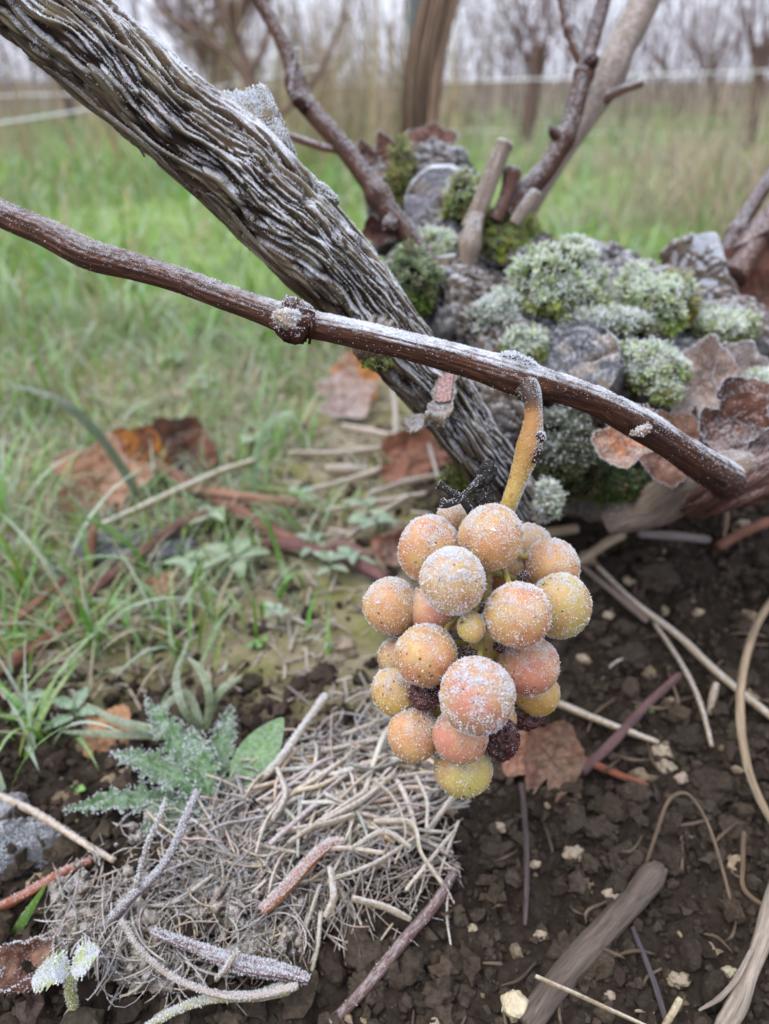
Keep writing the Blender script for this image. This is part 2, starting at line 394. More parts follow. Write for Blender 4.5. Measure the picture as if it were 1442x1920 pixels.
col_mat('soil_crumb', .95, 900, .55, 1.35, .0, bumpd=.0006, spec=.15)
col_mat('stone', .75, 500, .7, 1.15, .1)
col_mat('straw', .7, 800, .6, 1.25, .5, 1100, .1, bias=.28)
col_mat('litter', .8, 700, .6, 1.25, .35, 1300, .0, bias=.25)
col_mat('grass', .55, 200, .75, 1.2, .28, 700, .35, bias=.3)
col_mat('far_grass', .6, 30, .75, 1.2, 0, 1, .3)
col_mat('weed_leaf', .55, 500, .7, 1.2, .22, 700, .25, bias=.25)
col_mat('dead_leaf', .75, 420, .5, 1.3, .4, 1000, .22, .0006, .25)
col_mat('bare_leaf', .75, 420, .5, 1.3, .12, 1000, .22, .0006, .2)
col_mat('moss', .8, 500, .7, 1.3, .0, 1, .25)
col_mat('cut_wood', .9, 900, .55, 1.35, .5, 900, bumpd=.0006, bias=.3)
col_mat('wire', .5, 60, .8, 1.1, 0)
col_mat('dark_stump', .9, 700, .45, 1.4, .45, 420, bumpd=.0008, bias=.3, rlo=.68, rhi=.92)

t = NT('ground'); oc = t.n('ShaderNodeNewGeometry').outputs['Position']; z = t.attr('Col', False); sx = t.n('ShaderNodeSeparateXYZ'); t.l(z, sx.inputs[0])
soil = t.ramp(t.noise(oc, 380, 6, .65), [(.3, (.018, .013, .010)), (.55, (.040, .030, .023)), (.8, (.078, .060, .045))])
tan = t.ramp(t.noise(oc, 120, 6, .65), [(.3, (.20, .165, .11)), (.6, (.33, .285, .20)), (.8, (.45, .39, .29))])
mossy = t.ramp(t.noise(oc, 160, 5, .65), [(.3, (.11, .12, .03)), (.7, (.27, .27, .10))])
tan = t.mix(t.ramp(t.noise(oc, 26, 5, .6), [(.42, 0.), (.6, .85)]), tan, mossy)
green = t.ramp(t.noise(oc, 9, 6, .7), [(.3, (.13, .20, .065)), (.55, (.21, .31, .10)), (.75, (.31, .34, .17))])
c = t.mix(sx.outputs[0], tan, soil); c = t.mix(sx.outputs[1], c, green)
far = t.ramp(t.noise(oc, 2., 6, .7), [(.3, (.14, .12, .085)), (.7, (.25, .22, .16))]); c = t.mix(sx.outputs[2], c, far)
t.set(Base_Color=c, Roughness=.95); t.b.inputs['Specular IOR Level'].default_value = .15; t.bump(t.noise(oc, 500, 6, .7), .8, .0015)

# ------------------------------------------------------------------ ground
def graded(lo, hi, step, far, g=1.16):
    core = np.arange(lo, hi, step); out = []; s, v = step, hi
    while v < far: out.append(v); s *= g; v += s
    out.append(far); lows = []; s, v = step, lo - step
    while v > -far: lows.append(v); s *= g; v -= s
    return core, np.array(out), np.array(lows[::-1] + []) if lows else np.array([])
cx, ox, lx = graded(-.28, .33, .0026, 400.); xs = np.concatenate([[-400.], lx, cx, ox])
cy, oy, ly = graded(.06, .48, .0026, 400.); ys = np.concatenate([ly[ly > -6], cy, oy])
X, Y = np.meshgrid(xs, ys); S = soilness(X, Y)
Z = macro(X, Y)
near = sstep(1.2, .4, np.hypot(X, Y))
q = np.stack([X, Y, 0 * X], -1)
cl = fbm(q * 120, 4, 2.2, .55); cl2 = vnoise(q * 300 + 9.)
Z = Z + near * (S * (.010 * (cl - .5) + .0035 * (cl2 - .5)) + (1 - S) * .0045 * (cl - .5))
gr = sstep(.55, .85, Y + .1 * (fbm(q * 6, 3) - .5)) * (1 - S); fr = sstep(3.2, 5., Y)
C = np.stack([S, gr, fr], -1).reshape(-1, 3)
ny, nx = X.shape; i = np.arange(ny - 1)[:, None] * nx; j = np.arange(nx - 1)[None]
Q = np.stack([i + j, i + j + 1, i + nx + j + 1, i + nx + j], -1).reshape(-1, 4)
V = np.stack([X, Y, Z], -1).reshape(-1, 3)
ob('ground', make_mesh('ground', V, np.zeros((0, 3), int), Q, C, V), M['ground'], kind='structure')['label'] = 'dark crumbly soil turning into mossy grassy ground'
def gz(x, y):
    """top of the ground with its clods"""
    x = np.asarray(x, float); y = np.asarray(y, float); q = np.stack([x, y, 0 * x], -1); s = soilness(x, y)
    cl = fbm(q * 120, 4, 2.2, .55); cl2 = vnoise(q * 300 + 9.); nr = sstep(1.2, .4, np.hypot(x, y))
    return macro(x, y) + nr * (s * (.010 * (cl - .5) + .0035 * (cl2 - .5)) + (1 - s) * .0045 * (cl - .5))

def lump(sub, seed, amp=.35, f=1.6):
    V, F = ICO[sub]; n = fbm(V * f + seed * 7.7, 3); return V * (1 + amp * 2 * (n - .5))[:, None], F
# soil crumbs: uncountable
a = Acc(); n = 38000
x = RNG.uniform(-.2, .34, n); y = RNG.uniform(.06, .46, n); k = RNG.random(n) < (soilness(x, y) * .85 + .15); x, y = x[k], y[k]; n = len(x)
r = np.minimum(.00062 * (1 - RNG.random(n)) ** -.5, .0034)
col = np.array([.050, .038, .029]) * RNG.uniform(.6, 1.5, (n, 1)) * (1 + .03 * RNG.normal(size=(n, 3)))
tanz = (soilness(x, y) < .4) & (RNG.random(n) < .6); col[tanz] = np.array([.22, .18, .125]) * RNG.uniform(.5, 1.3, (tanz.sum(), 1))
pale = RNG.random(n) < .03; col[pale] = np.array([.24, .185, .125]) * RNG.uniform(.6, 1.3, (pale.sum(), 1))
big = r > .0021
OCT = (np.array([[1, 0, 0], [-1, 0, 0], [0, 1, 0], [0, -1, 0], [0, 0, 1], [0, 0, -1]], float), np.array([[0, 2, 4], [2, 1, 4], [1, 3, 4], [3, 0, 4], [2, 0, 5], [1, 2, 5], [3, 1, 5], [0, 3, 5]]))
for lo_, mask in ((-1, r < .00085), (0, (r >= .00085) & ~big), (1, big)):
    for s_ in range(8):
        m = mask & (np.arange(n) % 8 == s_)
        if not m.any(): continue
        TV, TF = lump(lo_, s_ + 1, 1.1, 2.3) if lo_ >= 0 else (OCT[0] * RNG.uniform(.6, 1.3, (6, 1)), OCT[1]); pos = np.stack([x[m], y[m], gz(x[m], y[m]) + r[m] * RNG.uniform(-.1, .7, m.sum())], -1)
        inst(a, TV, TF, pos, r[m][:, None] * RNG.uniform(.65, 1.3, (m.sum(), 3)), None, np.clip(col[m], .008, .6))
ob('soil_crumbs', a.mesh('soil_crumbs', False), M['soil_crumb'], label='loose dark brown soil crumbs and grit', cat='soil', kind='stuff')
# larger clods, one by one
for k, (px, py, rp) in enumerate([(705, 1800, 42), (760, 1815, 30), (1245, 1620, 28), (640, 1705, 22), (905, 1450, 30), (1330, 1480, 40), (1060, 1790, 26), (820, 1870, 26), (1180, 1500, 26),
                                  (1120, 1560, 24), (1290, 1390, 28), (1180, 1250, 30), (1360, 1290, 30), (1230, 1100, 34), (930, 1600, 28), (1380, 1560, 26), (610, 1270, 24), (560, 1300, 22), (690, 1860, 26), (330, 1790, 30), (380, 1850, 26)]):
    p = G(px, py); d = depth_of(p); r = rp * d / FPX; TV, TF = lump(3, 20 + k, .75, 1.7); TV = TV * (1 + .7 * (fbm(TV * 4.5 + k, 4, 2.1, .6) - .5))[:, None]; rp *= .85
    a = Acc(); a.add(TV * r * np.array([1.1, 1, .8]) + np.array([p[0], p[1], gz(p[0], p[1]) + r * .25]), TF, np.array([.052, .040, .031]) * RNG.uniform(.8, 1.25))
    ob('soil_clod', a, M['soil_crumb'], label='rough dark brown clod lying in the loose soil', cat='clod', group='soil clods around the vine')
# pebbles
peb = [(1240, 1412, 20), (1075, 1612, 22), (1147, 1685, 16), (1245, 1448, 18), (1258, 1318, 17), (1275, 1470, 14), (1380, 1545, 15), (1376, 1645, 13), (1270, 1835, 20), (1145, 1868, 11), (1365, 1830, 14),
       (1000, 1630, 12), (1015, 1750, 12), (935, 1560, 12), (820, 1915, 13), (1330, 1775, 11), (650, 1215, 20), (195, 1160, 18), (255, 1170, 18), (225, 1262, 14), (35, 1312, 16), (390, 810, 18), (330, 745, 18), (410, 1100, 14),
       (445, 775, 16), (660, 1405, 12), (240, 1455, 12), (1180, 1090, 12), (1240, 1060, 18), (1390, 995, 20), (1095, 1230, 14), (1140, 1160, 11), (1310, 1150, 12), (885, 1740, 10), (1420, 1380, 11), (1180, 1800, 10)]
for k, (px, py, rp) in enumerate(peb):
    p = G(px, py); d = depth_of(p); r = rp * .8 * d / FPX; TV, TF = lump(3, 50 + k, .75, 1.5)
    a = Acc(); a.add(TV * r * np.array([1.15, .9, .75]) + np.array([p[0], p[1], gz(p[0], p[1]) + r * .4]), TF, np.array([.42, .33, .23]) * RNG.uniform(.55, 1.05) * (1 + .03 * RNG.normal(size=3)))
    ob('pebble', a, M['stone'], label='small pale tan pebble on the ground', cat='pebble', group='pale pebbles scattered on the ground')
p = G(962, 1893); r = 25 * depth_of(p) / FPX; TV, TF = lump(4, 90, .5, 1.4); a = Acc(); a.add(TV * r * np.array([.95, 1., 1.0]) + p + np.array([0, 0, r * .4]), TF, (.56, .48, .32))
ob('pebble', a, M['stone'], label='rounded cream pebble, the largest, beside the thick grey stick', cat='pebble')

# ------------------------------------------------------------------ the old vine: head, arm, canes
VB = P(1080, 900, .30); VB[2] = .03
vine = thing('grapevine', VB, 'old gnarled grapevine with mossy grey stump, thick bark arm and brown canes', 'grapevine')

def blob(acc, px, py, d, rx, ry, rz, tilt=0., seed=0, amp=.18):
    V, F = ICO[3]; V = V * (1 + amp * 2 * (fbm(V * 1.8 + seed * 5.1, 3) - .5))[:, None] * np.array([rx, ry, rz]) * .001
    c, s = math.cos(tilt), math.sin(tilt); V = V @ np.array([[c, 0, -s], [0, 1, 0], [s, 0, c]]).T
    acc.add(V + P(px, py, d), F)
raw = Acc()
for k, b in enumerate([(1110, 755, .292, 46, 34, 27, -.15), (980, 720, .276, 26, 24, 27, .4), (1230, 730, .290, 34, 28, 26, 0), (900, 640, .283, 17, 20, 25, .7), (860, 590, .296, 17, 18, 24, .5), (1010, 850, .280, 26, 22, 19, 0),
                       (1090, 560, .300, 30, 26, 20, 0), (1200, 600, .296, 28, 24, 20, 0), (960, 520, .312, 20, 20, 20, 0), (850, 470, .325, 19, 20, 26, 0), (815, 385, .335, 20, 17, 24, 0), (1340, 660, .300, 22, 22, 22, 0),
                       (1380, 830, .280, 20, 24, 20, 0), (1310, 885, .295, 26, 20, 12, .3), (1180, 905, .318, 34, 20, 12, .2), (770, 560, .292, 12, 14, 18, 0), (925, 780, .262, 14, 14, 18, .6), (1060, 850, .312, 34, 24, 22, 0), (1290, 800, .31, 36, 30, 34, 0)]):
    blob(raw, *b[:6], tilt=b[6], seed=k)
for rows, in (([(1330, 640, .298, 118), (1312, 560, .298, 112), (1298, 505, .298, 104), (1292, 462, .298, 98)],), ([(735, 470, .325, 60), (722, 380, .33, 66), (722, 300, .335, 62)],)):
    pa, ra = pixpath(rows, 14); add_tube(raw, pa, ra, 20)
tmp = bpy.data.objects.new('tmp', raw.mesh('tmp')); sc.collection.objects.link(tmp)
md = tmp.modifiers.new('r', 'REMESH'); md.mode = 'VOXEL'; md.voxel_size = .0011
dg = bpy.context.evaluated_depsgraph_get(); me = bpy.data.meshes.new_from_object(tmp.evaluated_get(dg)); bpy.data.objects.remove(tmp)
n = len(me.vertices); co = np.empty(n * 3, np.float32); me.vertices.foreach_get('co', co); co = co.reshape(-1, 3).astype(float)
no = np.empty(n * 3, np.float32); me.vertices.foreach_get('normal', no); no = no.reshape(-1, 3).astype(float)
ax = nrm(np.array([.75, .25, -.55])); along = co @ ax; per = co - along[:, None] * ax
flow = per * 260 + (along * 15)[:, None] * ax; wv = fbm(co * 60, 2)[:, None] - .5
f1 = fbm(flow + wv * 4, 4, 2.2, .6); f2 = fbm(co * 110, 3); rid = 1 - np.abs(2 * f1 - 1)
co2 = co + no * (-.0000 + .0042 * (f2 - .5) + .0062 * (rid - .75) + .0022 * (vnoise(flow * 2.6) - .5))[:, None]
me.vertices.foreach_set('co', co2.astype(np.float32).ravel())
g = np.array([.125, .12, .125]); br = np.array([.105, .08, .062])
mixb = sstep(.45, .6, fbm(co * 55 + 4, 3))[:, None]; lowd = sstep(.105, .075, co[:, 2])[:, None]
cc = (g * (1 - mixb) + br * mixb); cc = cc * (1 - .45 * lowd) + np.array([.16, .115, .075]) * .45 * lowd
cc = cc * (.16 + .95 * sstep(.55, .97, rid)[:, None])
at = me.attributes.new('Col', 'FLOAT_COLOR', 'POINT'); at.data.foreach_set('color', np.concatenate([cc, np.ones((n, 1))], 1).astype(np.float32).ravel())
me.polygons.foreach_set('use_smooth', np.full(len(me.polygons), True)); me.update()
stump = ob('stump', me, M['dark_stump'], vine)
npoly = len(me.polygons); li = np.empty(len(me.loops), np.int32); me.loops.foreach_get('vertex_index', li)
stump_src = (co2, np.zeros((0, 3), int), li.reshape(-1, 4), None, None) if len(li) == npoly * 4 else None
if stump_src is None:
    me.calc_loop_triangles(); tv = np.empty(len(me.loop_triangles) * 3, np.int32); me.loop_triangles.foreach_get('vertices', tv); stump_src = (co2, tv.reshape(-1, 3), np.zeros((0, 4), int), None, None)
frost_on(stump_src, stump, 15000, .0006, lambda c, n: up_w(.4, .97, .52, 90)(c, n) * sstep(.085, .115, c[:, 2]))

# pruned stubs with cut faces
def cut_stub(name, rows, n=26, segs=64, wood=(.16, .16, .175), ring=.2, seed=0, barkc=(.8, .8, .85), bm='dead_wood', frost=0, fsize=.0005):
    pa, ra = pixpath(rows, n); R0 = ra[-1]
    def disp(rest, s, th):
        q = rest / R0; return R0 * (.16 * (fbm(q * np.array([1.6, 1.6, .5]) + seed, 3) - .5) + .10 * (fbm(np.stack([q[..., 0] * 5, q[..., 1] * 5, q[..., 2] * .5], -1) + seed, 3) - .5))
    a = Acc(); V, Q_, T_, R = tube(pa, ra, segs, disp, cap=False); a.add(V, Q_, barkc, R)
    body = ob(name, a, M[bm], vine)
    T, N, B = frames(pa); edge = V[-segs:]; ctr = edge.mean(0); rr = np.linspace(0, 1, 22) ** .9; th = np.linspace(0, 2*np.pi, segs, endpoint=False)
    D = ctr + (edge - ctr)[None] * (rr[:, None, None] * .985)
    q = np.stack([rr[:, None] * np.cos(th), rr[:, None] * np.sin(th), 0 * rr[:, None] * th], -1)
    crack = vnoise(np.stack([np.tile(np.cos(th) * 5, (22, 1)), np.tile(np.sin(th) * 5, (22, 1)), 1.5 * rr[:, None] + 0 * th], -1) + seed * 3.3)
    ck = sstep(.26, .12, crack) * sstep(.1, .45, rr)[:, None]
    h = .10 * (fbm(q * 4 + seed, 3) - .5) - .16 * ck + .04 * np.sin(rr * 34)[:, None] * ring + .05 * sstep(.85, 1, rr)[:, None] * (vnoise(q * 9) - .2)
    D = D + T[-1] * (h * R0)[..., None]
    col = np.array(wood) * (.75 + .6 * fbm(q * 7 + seed, 3))[..., None]; col = col * (1 - .8 * ck)[..., None]
    tanp = sstep(.52, .7, fbm(q * 2.6 + 9 + seed, 2))[..., None]; col = col * (1 - .6 * tanp) + np.array([.30, .235, .17]) * .6 * tanp
    i = np.arange(21)[:, None] * segs; j = np.arange(segs)[None]; j2 = (j + 1) % segs
    a = Acc(); a.add(D.reshape(-1, 3), np.stack([i + j, i + j2, i + segs + j2, i + segs + j], -1).reshape(-1, 4), col.reshape(-1, 3))
    fc = ob('cut_face', a, M['cut_wood'], body)
    if frost:
        frost_on(a, body, frost // 3, fsize, lambda c, n: sstep(.5, .6, fbm(c * 300, 2)) + .1)
        b = Acc(); b.add(V, Q_, (1, 1, 1)); frost_on(b, body, frost, fsize, up_w(.0, .9, .4, 200))
    return body
cut_stub('pruned_stub', [(1120, 730, .288, 170), (1105, 712, .27, 168), (1092, 695, .256, 164), (1080, 682, .244, 160)], wood=(.105, .108, .122), seed=2, frost=2200)
cut_stub('pruned_stub', [(838, 440, .345, 150), (834, 415, .335, 164), (828, 392, .320, 150), (824, 384, .308, 130)], wood=(.20, .19, .22), seed=5, frost=5200, fsize=.0007, barkc=(1., 1., 1.1))
cut_stub('pruned_stub', [(1318, 590, .296, 96), (1308, 530, .297, 98), (1298, 480, .297, 96), (1293, 456, .297, 92)], wood=(.34, .33, .35), seed=9, frost=8000, fsize=.0006, barkc=(1.1, 1.1, 1.25))

# thick old arm with stringy bark
ARM = [(-140, -178, .1695, 188), (-20, -76, .172, 188), (100, 28, .175, 186), (245, 148, .178, 184), (370, 258, .182, 184), (478, 352, .186, 184), (585, 466, .191, 172), (672, 556, .197, 152), (752, 656, .205, 138), (838, 758, .216, 126), (912, 862, .229, 112), (962, 950, .245, 108)]
pa, ra = pixpath(ARM, 470); R0 = .0115; ra = ra * .90
def warp_th(rest, s, th):
    """stringy fibres: coordinates that wander slowly round the arm"""
    tw = 1.0 * (fbm(np.stack([s * 26, 0 * s, 0 * s + 2], -1), 3) - .5) + s * 3.2
    ang = th[None] + tw[:, None] + .55 * (fbm(np.stack([np.cos(th)[None] * 1.2 + 0 * s[:, None], np.sin(th)[None] * 1.2 + 0 * s[:, None], s[:, None] * 60 + 0 * th[None]], -1), 3) - .5)
    return ang
def arm_disp(rest, s, th):
    an = warp_th(rest, s, th); S_ = s[:, None] + 0 * th[None]
    q = np.stack([np.cos(an) * 4.8, np.sin(an) * 4.8, S_ * 46], -1); big_ = fbm(q, 3, 2.1, .55); r1 = 1 - np.abs(2 * big_ - 1)
    q2 = np.stack([np.cos(an) * 8.5, np.sin(an) * 8.5, S_ * 60], -1); r2 = fbm(q2, 3, 2.1, .6)
    q3 = np.stack([np.cos(an) * 24, np.sin(an) * 24, S_ * 110], -1); r3 = vnoise(q3)
    low = fbm(np.stack([np.cos(th)[None] * .9 + 0 * S_, np.sin(th)[None] * .9 + 0 * S_, S_ * 22], -1), 2) - .5
    gap = np.maximum(sstep(.22, .04, np.abs(2 * big_ - 1)), .8 * sstep(.13, .0, np.abs(2 * r2 - 1)) * sstep(.35, .6, vnoise(q * .7 + 40)))
    step_ = sstep(.3, .34, big_) + sstep(.5, .54, big_) + sstep(.62, .66, big_)
    arm_disp.h = gap; arm_disp.r = .5 * r2 + .5 * r3
    return .0026 * low + .0004 * (step_ - 1.5) - .0016 * gap + .0009 * (r2 - .5) + .0007 * (r3 - .5) + .0003
V, Q_, T_, R = tube(pa, ra, 256, arm_disp, phase=2.)
hcol = np.concatenate([arm_disp.h.reshape(-1), [.5, .5]])[:, None]; rc_ = np.concatenate([arm_disp.r.reshape(-1), [.5, .5]])[:, None]; k_ = sstep(.36, .62, rc_)
cc = np.array([.46, .36, .30]) * (1 - k_) + np.array([1.0, .98, .92]) * k_; cc = cc * (1 - hcol) + np.array([.12, .075, .06]) * hcol
a = Acc(); a.add(V, Q_, cc, R); a.f3.append(T_)
arm_src = a; arm = ob('old_arm', a.mesh('old_arm'), M['old_bark'], vine)
arm_w = lambda c, n: sstep(.60, .97, n @ nrm(np.array([.62, -.06, .78]))) * (.22 + .9 * sstep(.36, .6, fbm(c * 150, 3))) + .006
frost_d(a, arm, 8., .00036, arm_w); add_rime(arm, lambda c, n: .85 * sstep(.45, .95, n @ nrm(np.array([.62, -.06, .78]))) * (.35 + .8 * sstep(.36, .6, fbm(c * 150, 3))))
# loose fibres of bark lying along the arm
T, N, B = frames(pa); ss = np.concatenate([[0], np.cumsum(np.linalg.norm(np.diff(pa, axis=0), axis=1))])
for k in range(16):
    L = RNG.uniform(.02, .075); s0 = RNG.uniform(.01, ss[-1] - L - .01); s1 = np.linspace(s0, s0 + L, 40); th0 = RNG.uniform(0, 2 * np.pi)
    an = th0 - s1 * 3.2 + .5 * (fbm(np.stack([s1 * 45, 0 * s1 + k, 0 * s1], -1), 2) - .5)
    ii = np.interp(s1, ss, np.arange(len(ss))); lo = ii.astype(int).clip(0, len(ss) - 2); f = (ii - lo)[:, None]
    I = lambda A: A[lo] * (1 - f) + A[lo + 1] * f
    rr = I(ra[:, None])[:, 0]; nv = I(N) * np.cos(an)[:, None] + I(B) * np.sin(an)[:, None]
    lift = .0004 + .0010 * np.abs(np.linspace(-1, 1, 40)) ** 6 * RNG.uniform(0, 1.5) - .0006 * np.sin(np.linspace(0, 6, 40) + k)
    pth = I(pa) + nv * (rr + lift)[:, None]; w = RNG.uniform(.0003, .0007) * (np.sin(np.linspace(.12, np.pi - .1, 40)) ** .5)
    a = Acc(); add_tube(a, pth, w, 7, np.array([.95, .9, .8]) * RNG.uniform(.6, 1.15), disp=lambda rest, s, th: .25 * w[:, None] * (vnoise(np.stack([np.cos(th)[None] * 2 + 0 * s[:, None], np.sin(th)[None] * 2 + 0 * s[:, None], s[:, None] * 900 + 0 * th], -1)) - .5))
    bs_ = ob('bark_strip', a, M['old_bark'], arm); frost_d(a, bs_, 8., .00034, arm_w); add_rime(bs_, lambda c, n: .85 * arm_w(c, n))
# frosted broken knob on top of the arm, burr below it, curl of bark
def knob(name, rows, segs=60, n=40, seed=0, amp=.35, col=(.9, .9, .88), parent=arm, bm='old_bark', frost=5000, fs=.0006, ft=(-.2, .6)):
    p_, r_ = pixpath(rows, n); R_ = r_.max()
    def d(rest, s, th):
        q = np.stack([np.cos(th)[None] * 3.2 + 0 * s[:, None], np.sin(th)[None] * 3.2 + 0 * s[:, None], s[:, None] / R_ * .8 + 0 * th], -1)
        return amp * r_[:, None] * (2 * fbm(q + seed, 3) - 1) + .5 * r_[:, None] * (fbm(q * np.array([3., 3., 1.6]) + seed, 3, 2.2, .6) - .5)
    a = Acc(); add_tube(a, p_, r_, segs, col, disp=d); o = ob(name, a, M[bm], parent)
    if frost: frost_on(a, o, frost, fs, lambda c, n: up_w(*ft)(c, n) * (.15 + sstep(.38, .58, fbm(c * 330, 3))))
    return o
knob('broken_knob', [(448, 300, .186, 130), (438, 250, .185, 104), (426, 214, .184, 64), (416, 190, .184, 34), (410, 178, .184, 14)], seed=3, amp=.42, frost=3600, fs=.0005)
knob('broken_knob', [(478, 312, .188, 130), (472, 262, .187, 108), (464, 222, .186, 74), (456, 196, .186, 44), (450, 182, .186, 20)], seed=4, amp=.42, frost=3600, fs=.0005)
knob('broken_knob', [(502, 332, .187, 118), (504, 284, .186, 92), (498, 232, .185, 62), (490, 194, .185, 42), (484, 168, .185, 30)], seed=6, amp=.40, frost=3600, fs=.0005)
for k, (x0, y0) in enumerate([(394, 170), (404, 176), (416, 182), (424, 178), (434, 184), (444, 176), (456, 182), (466, 172), (476, 168), (486, 164), (494, 182), (502, 204), (512, 226), (480, 196), (462, 204)]):
    knob('bark_flake', [(x0 + 8, y0 + 34, .184, 26), (x0 + 3, y0 + 12, .184, 20), (x0, y0 - 4, .184, 10)], 14, 10, k, .6, frost=420, fs=.0008, ft=(-1.2, .3))
knob('burr', [(712, 622, .196, 84), (700, 646, .192, 80), (690, 662, .190, 60), (682, 674, .189, 28)], seed=8, amp=.2, col=(.6, .52, .42), frost=0)
knob('bark_splinter', [(560, 345, .186, 40), (596, 362, .186, 34), (622, 374, .186, 22), (634, 382, .186, 8)], 20, 20, 4, .4, frost=500)
def ribbon(acc, path, width, wdir, thick, col):
    path = np.asarray(path); n = len(path); T = nrm(np.gradient(path, axis=0)); W = nrm(wdir - T * np.sum(T * wdir, -1, keepdims=True)); Nn = np.cross(T, W)
    width = np.broadcast_to(width, (n,))[:, None]; u = np.linspace(-1, 1, 7); V = []
    for sgn in (1, -1):
        V.append(path[:, None] + W[:, None] * (width * u)[..., None] + Nn[:, None] * (sgn * thick + .25 * width[:, :1] * (u ** 2)[None])[..., None])
    A = np.stack(V, 2).reshape(n, 14, 3); A[:, 7:] = V[1][:, ::-1]; A[:, :7] = V[0]
    i = np.arange(n - 1)[:, None] * 14; j = np.arange(14)[None]; j2 = (j + 1) % 14
    acc.add(A.reshape(-1, 3), np.stack([i + j, i + j2, i + 14 + j2, i + 14 + j], -1).reshape(-1, 4), col)
rows = [(838, 700, .204), (834, 730, .200), (830, 758, .196), (818, 782, .194), (800, 796, .195), (780, 794, .198), (776, 778, .201)]
pth = spline([P(*r) for r in rows], 40); a = Acc(); ribbon(a, pth, np.linspace(.0030, .0034, 40) * (1 + .15 * np.sin(np.arange(40) * .9)), np.array([.95, .2, .25]), .0003, (.85, .75, .66))
o = ob('bark_curl', a, M['old_bark'], arm); frost_on(a, o, 1500, .0004, lambda c, n: sstep(.3, .5, fbm(c * 400, 2)))
rows = [(838, 702, .2025), (834, 730, .1985), (831, 755, .1950)]; pth = spline([P(*r) for r in rows], 16); a = Acc(); ribbon(a, pth, .0021, np.array([.95, .2, .25]), .0003, (.22, .09, .065)); ob('bark_inner', a, M['litter'], arm)
# strands fanning from the arm's foot into the stump
for k in range(16):
    f = k / 15.; x0 = 845 + 60 * f; rows = [(830 + 20 * f + RNG.uniform(-6, 6), 700 + 20 * f, .207), (868 + 18 * f, 745 + 22 * f, .216), (900 + 50 * f + RNG.uniform(-8, 8), 790 + 40 * f - 40 * (1 - f) * 0, .228), (925 + 30 * (1 - f) + RNG.uniform(-10, 10), 820 + 70 * (f - .3), .24)]
    pth = spline([P(*r) for r in rows], 24); a = Acc(); add_tube(a, pth, RNG.uniform(.0005, .0011) * np.sin(np.linspace(.3, np.pi - .1, 24)) ** .5, 7, np.array([.85, .83, .8]) * RNG.uniform(.6, 1.1)); ob('bark_strip', a, M['old_bark'], arm)

# canes
def cane(name, rows, n, segs, mat, nodes=(), frost=0, fsize=.0004, fup=(.1, .85), fpatch=.0, stri=.02, col=(1, 1, 1), seed=0, parent=vine, fdir=(.1, 0, 1), fx=False):
    p_, r_ = pixpath(rows, n); s = np.concatenate([[0], np.cumsum(np.linalg.norm(np.diff(p_, axis=0), axis=1))])
    for (i0, amp, wd) in nodes: r_ = r_ * (1 + amp * np.exp(-(((s - s[-1] * i0) / wd) ** 2)))
    def d(rest, s_, th):
        q = np.stack([np.cos(th)[None] * 6 + 0 * s_[:, None], np.sin(th)[None] * 6 + 0 * s_[:, None], s_[:, None] * 50 + 0 * th], -1)
        q2 = np.stack([np.cos(th)[None] * 1.3 + 0 * s_[:, None], np.sin(th)[None] * 1.3 + 0 * s_[:, None], s_[:, None] * 90 + 0 * th], -1)
        return r_[:, None] * (stri * 2.4 * (fbm(q + seed, 3) - .5) + .13 * (fbm(q2 + seed, 2) - .5))
    a = Acc(); add_tube(a, p_, r_, segs, col, disp=d); o = ob(name, a, M[mat], parent)
    uw = up_w(*fup, patch=fpatch, scale=220, direction=fdir)
    if frost: frost_on(a, o, frost, fsize, (lambda c, n: uw(c, n) * (.12 + sstep(-.05, .01, c[:, 0]))) if fx else uw)
    if fx: add_rime(o, lambda c, n: .8 * sstep(.45, .95, n[:, 2]) * (.18 + sstep(-.05, .01, c[:, 0])) * (.4 + .8 * sstep(.38, .6, fbm(c * 220, 3))))
    return o, p_, r_
main_cane, mp, mr = cane('cane', [(a_, b_, c_, d_ * .89) for a_, b_, c_, d_ in [(-60, 366, .186, 58), (0, 400, .182, 56), (90, 438, .178, 60), (170, 478, .175, 64), (250, 500, .172, 57), (330, 524, .169, 54), (430, 560, .165, 54), (500, 586, .163, 58), (545, 602, .162, 66), (590, 610, .162, 58), (700, 634, .161, 56), (800, 658, .160, 58), (900, 686, .160, 64), (970, 708, .160, 76), (1040, 726, .163, 62),
                        (1120, 754, .169, 60), (1200, 796, .177, 66), (1260, 834, .186, 64), (1325, 878, .201, 70), (1362, 902, .222, 74), (1392, 920, .255, 70)]], 420, 72, 'cane_bark', frost=12000, fsize=.00034, fup=(.42, 1.), fpatch=.40, stri=.06, fx=True)
frost_on(Acc().add(*tube(mp, mr, 40)[:2]), main_cane, 4200, .00028, lambda c, n: .15 + sstep(-.3, .7, n[:, 2]), name='frost')
# bud and torn node on the main cane
bud = knob('node', [(520, 606, .162, 40), (538, 604, .1605, 66), (552, 606, .1600, 76), (566, 604, .1605, 68), (578, 608, .162, 44)], 40, 26, 2, .26, (.85, .75, .7), main_cane, 'cane_bark', 700, .0004, (.1, .8))
knob('bud_scale', [(556, 620, .157, 40), (556, 634, .157, 26), (552, 646, .1575, 6)], 18, 12, 3, .25, (.7, .55, .5), main_cane, 'cane_bark', 60, .0004)
knob('bud_scale', [(548, 566, .160, 30), (546, 580, .158, 36), (548, 596, .157, 20)], 18, 12, 5, .4, (.8, .6, .5), main_cane, 'cane_bark', 120, .0004)
knob('bud', [(548, 602, .1575, 44), (534, 596, .1555, 34), (522, 590, .1545, 22), (514, 586, .154, 6)], 24, 14, 6, .3, (1.9, 1.9, 1.8), main_cane, 'pale_bark', 900, .0005, (-1., .6))
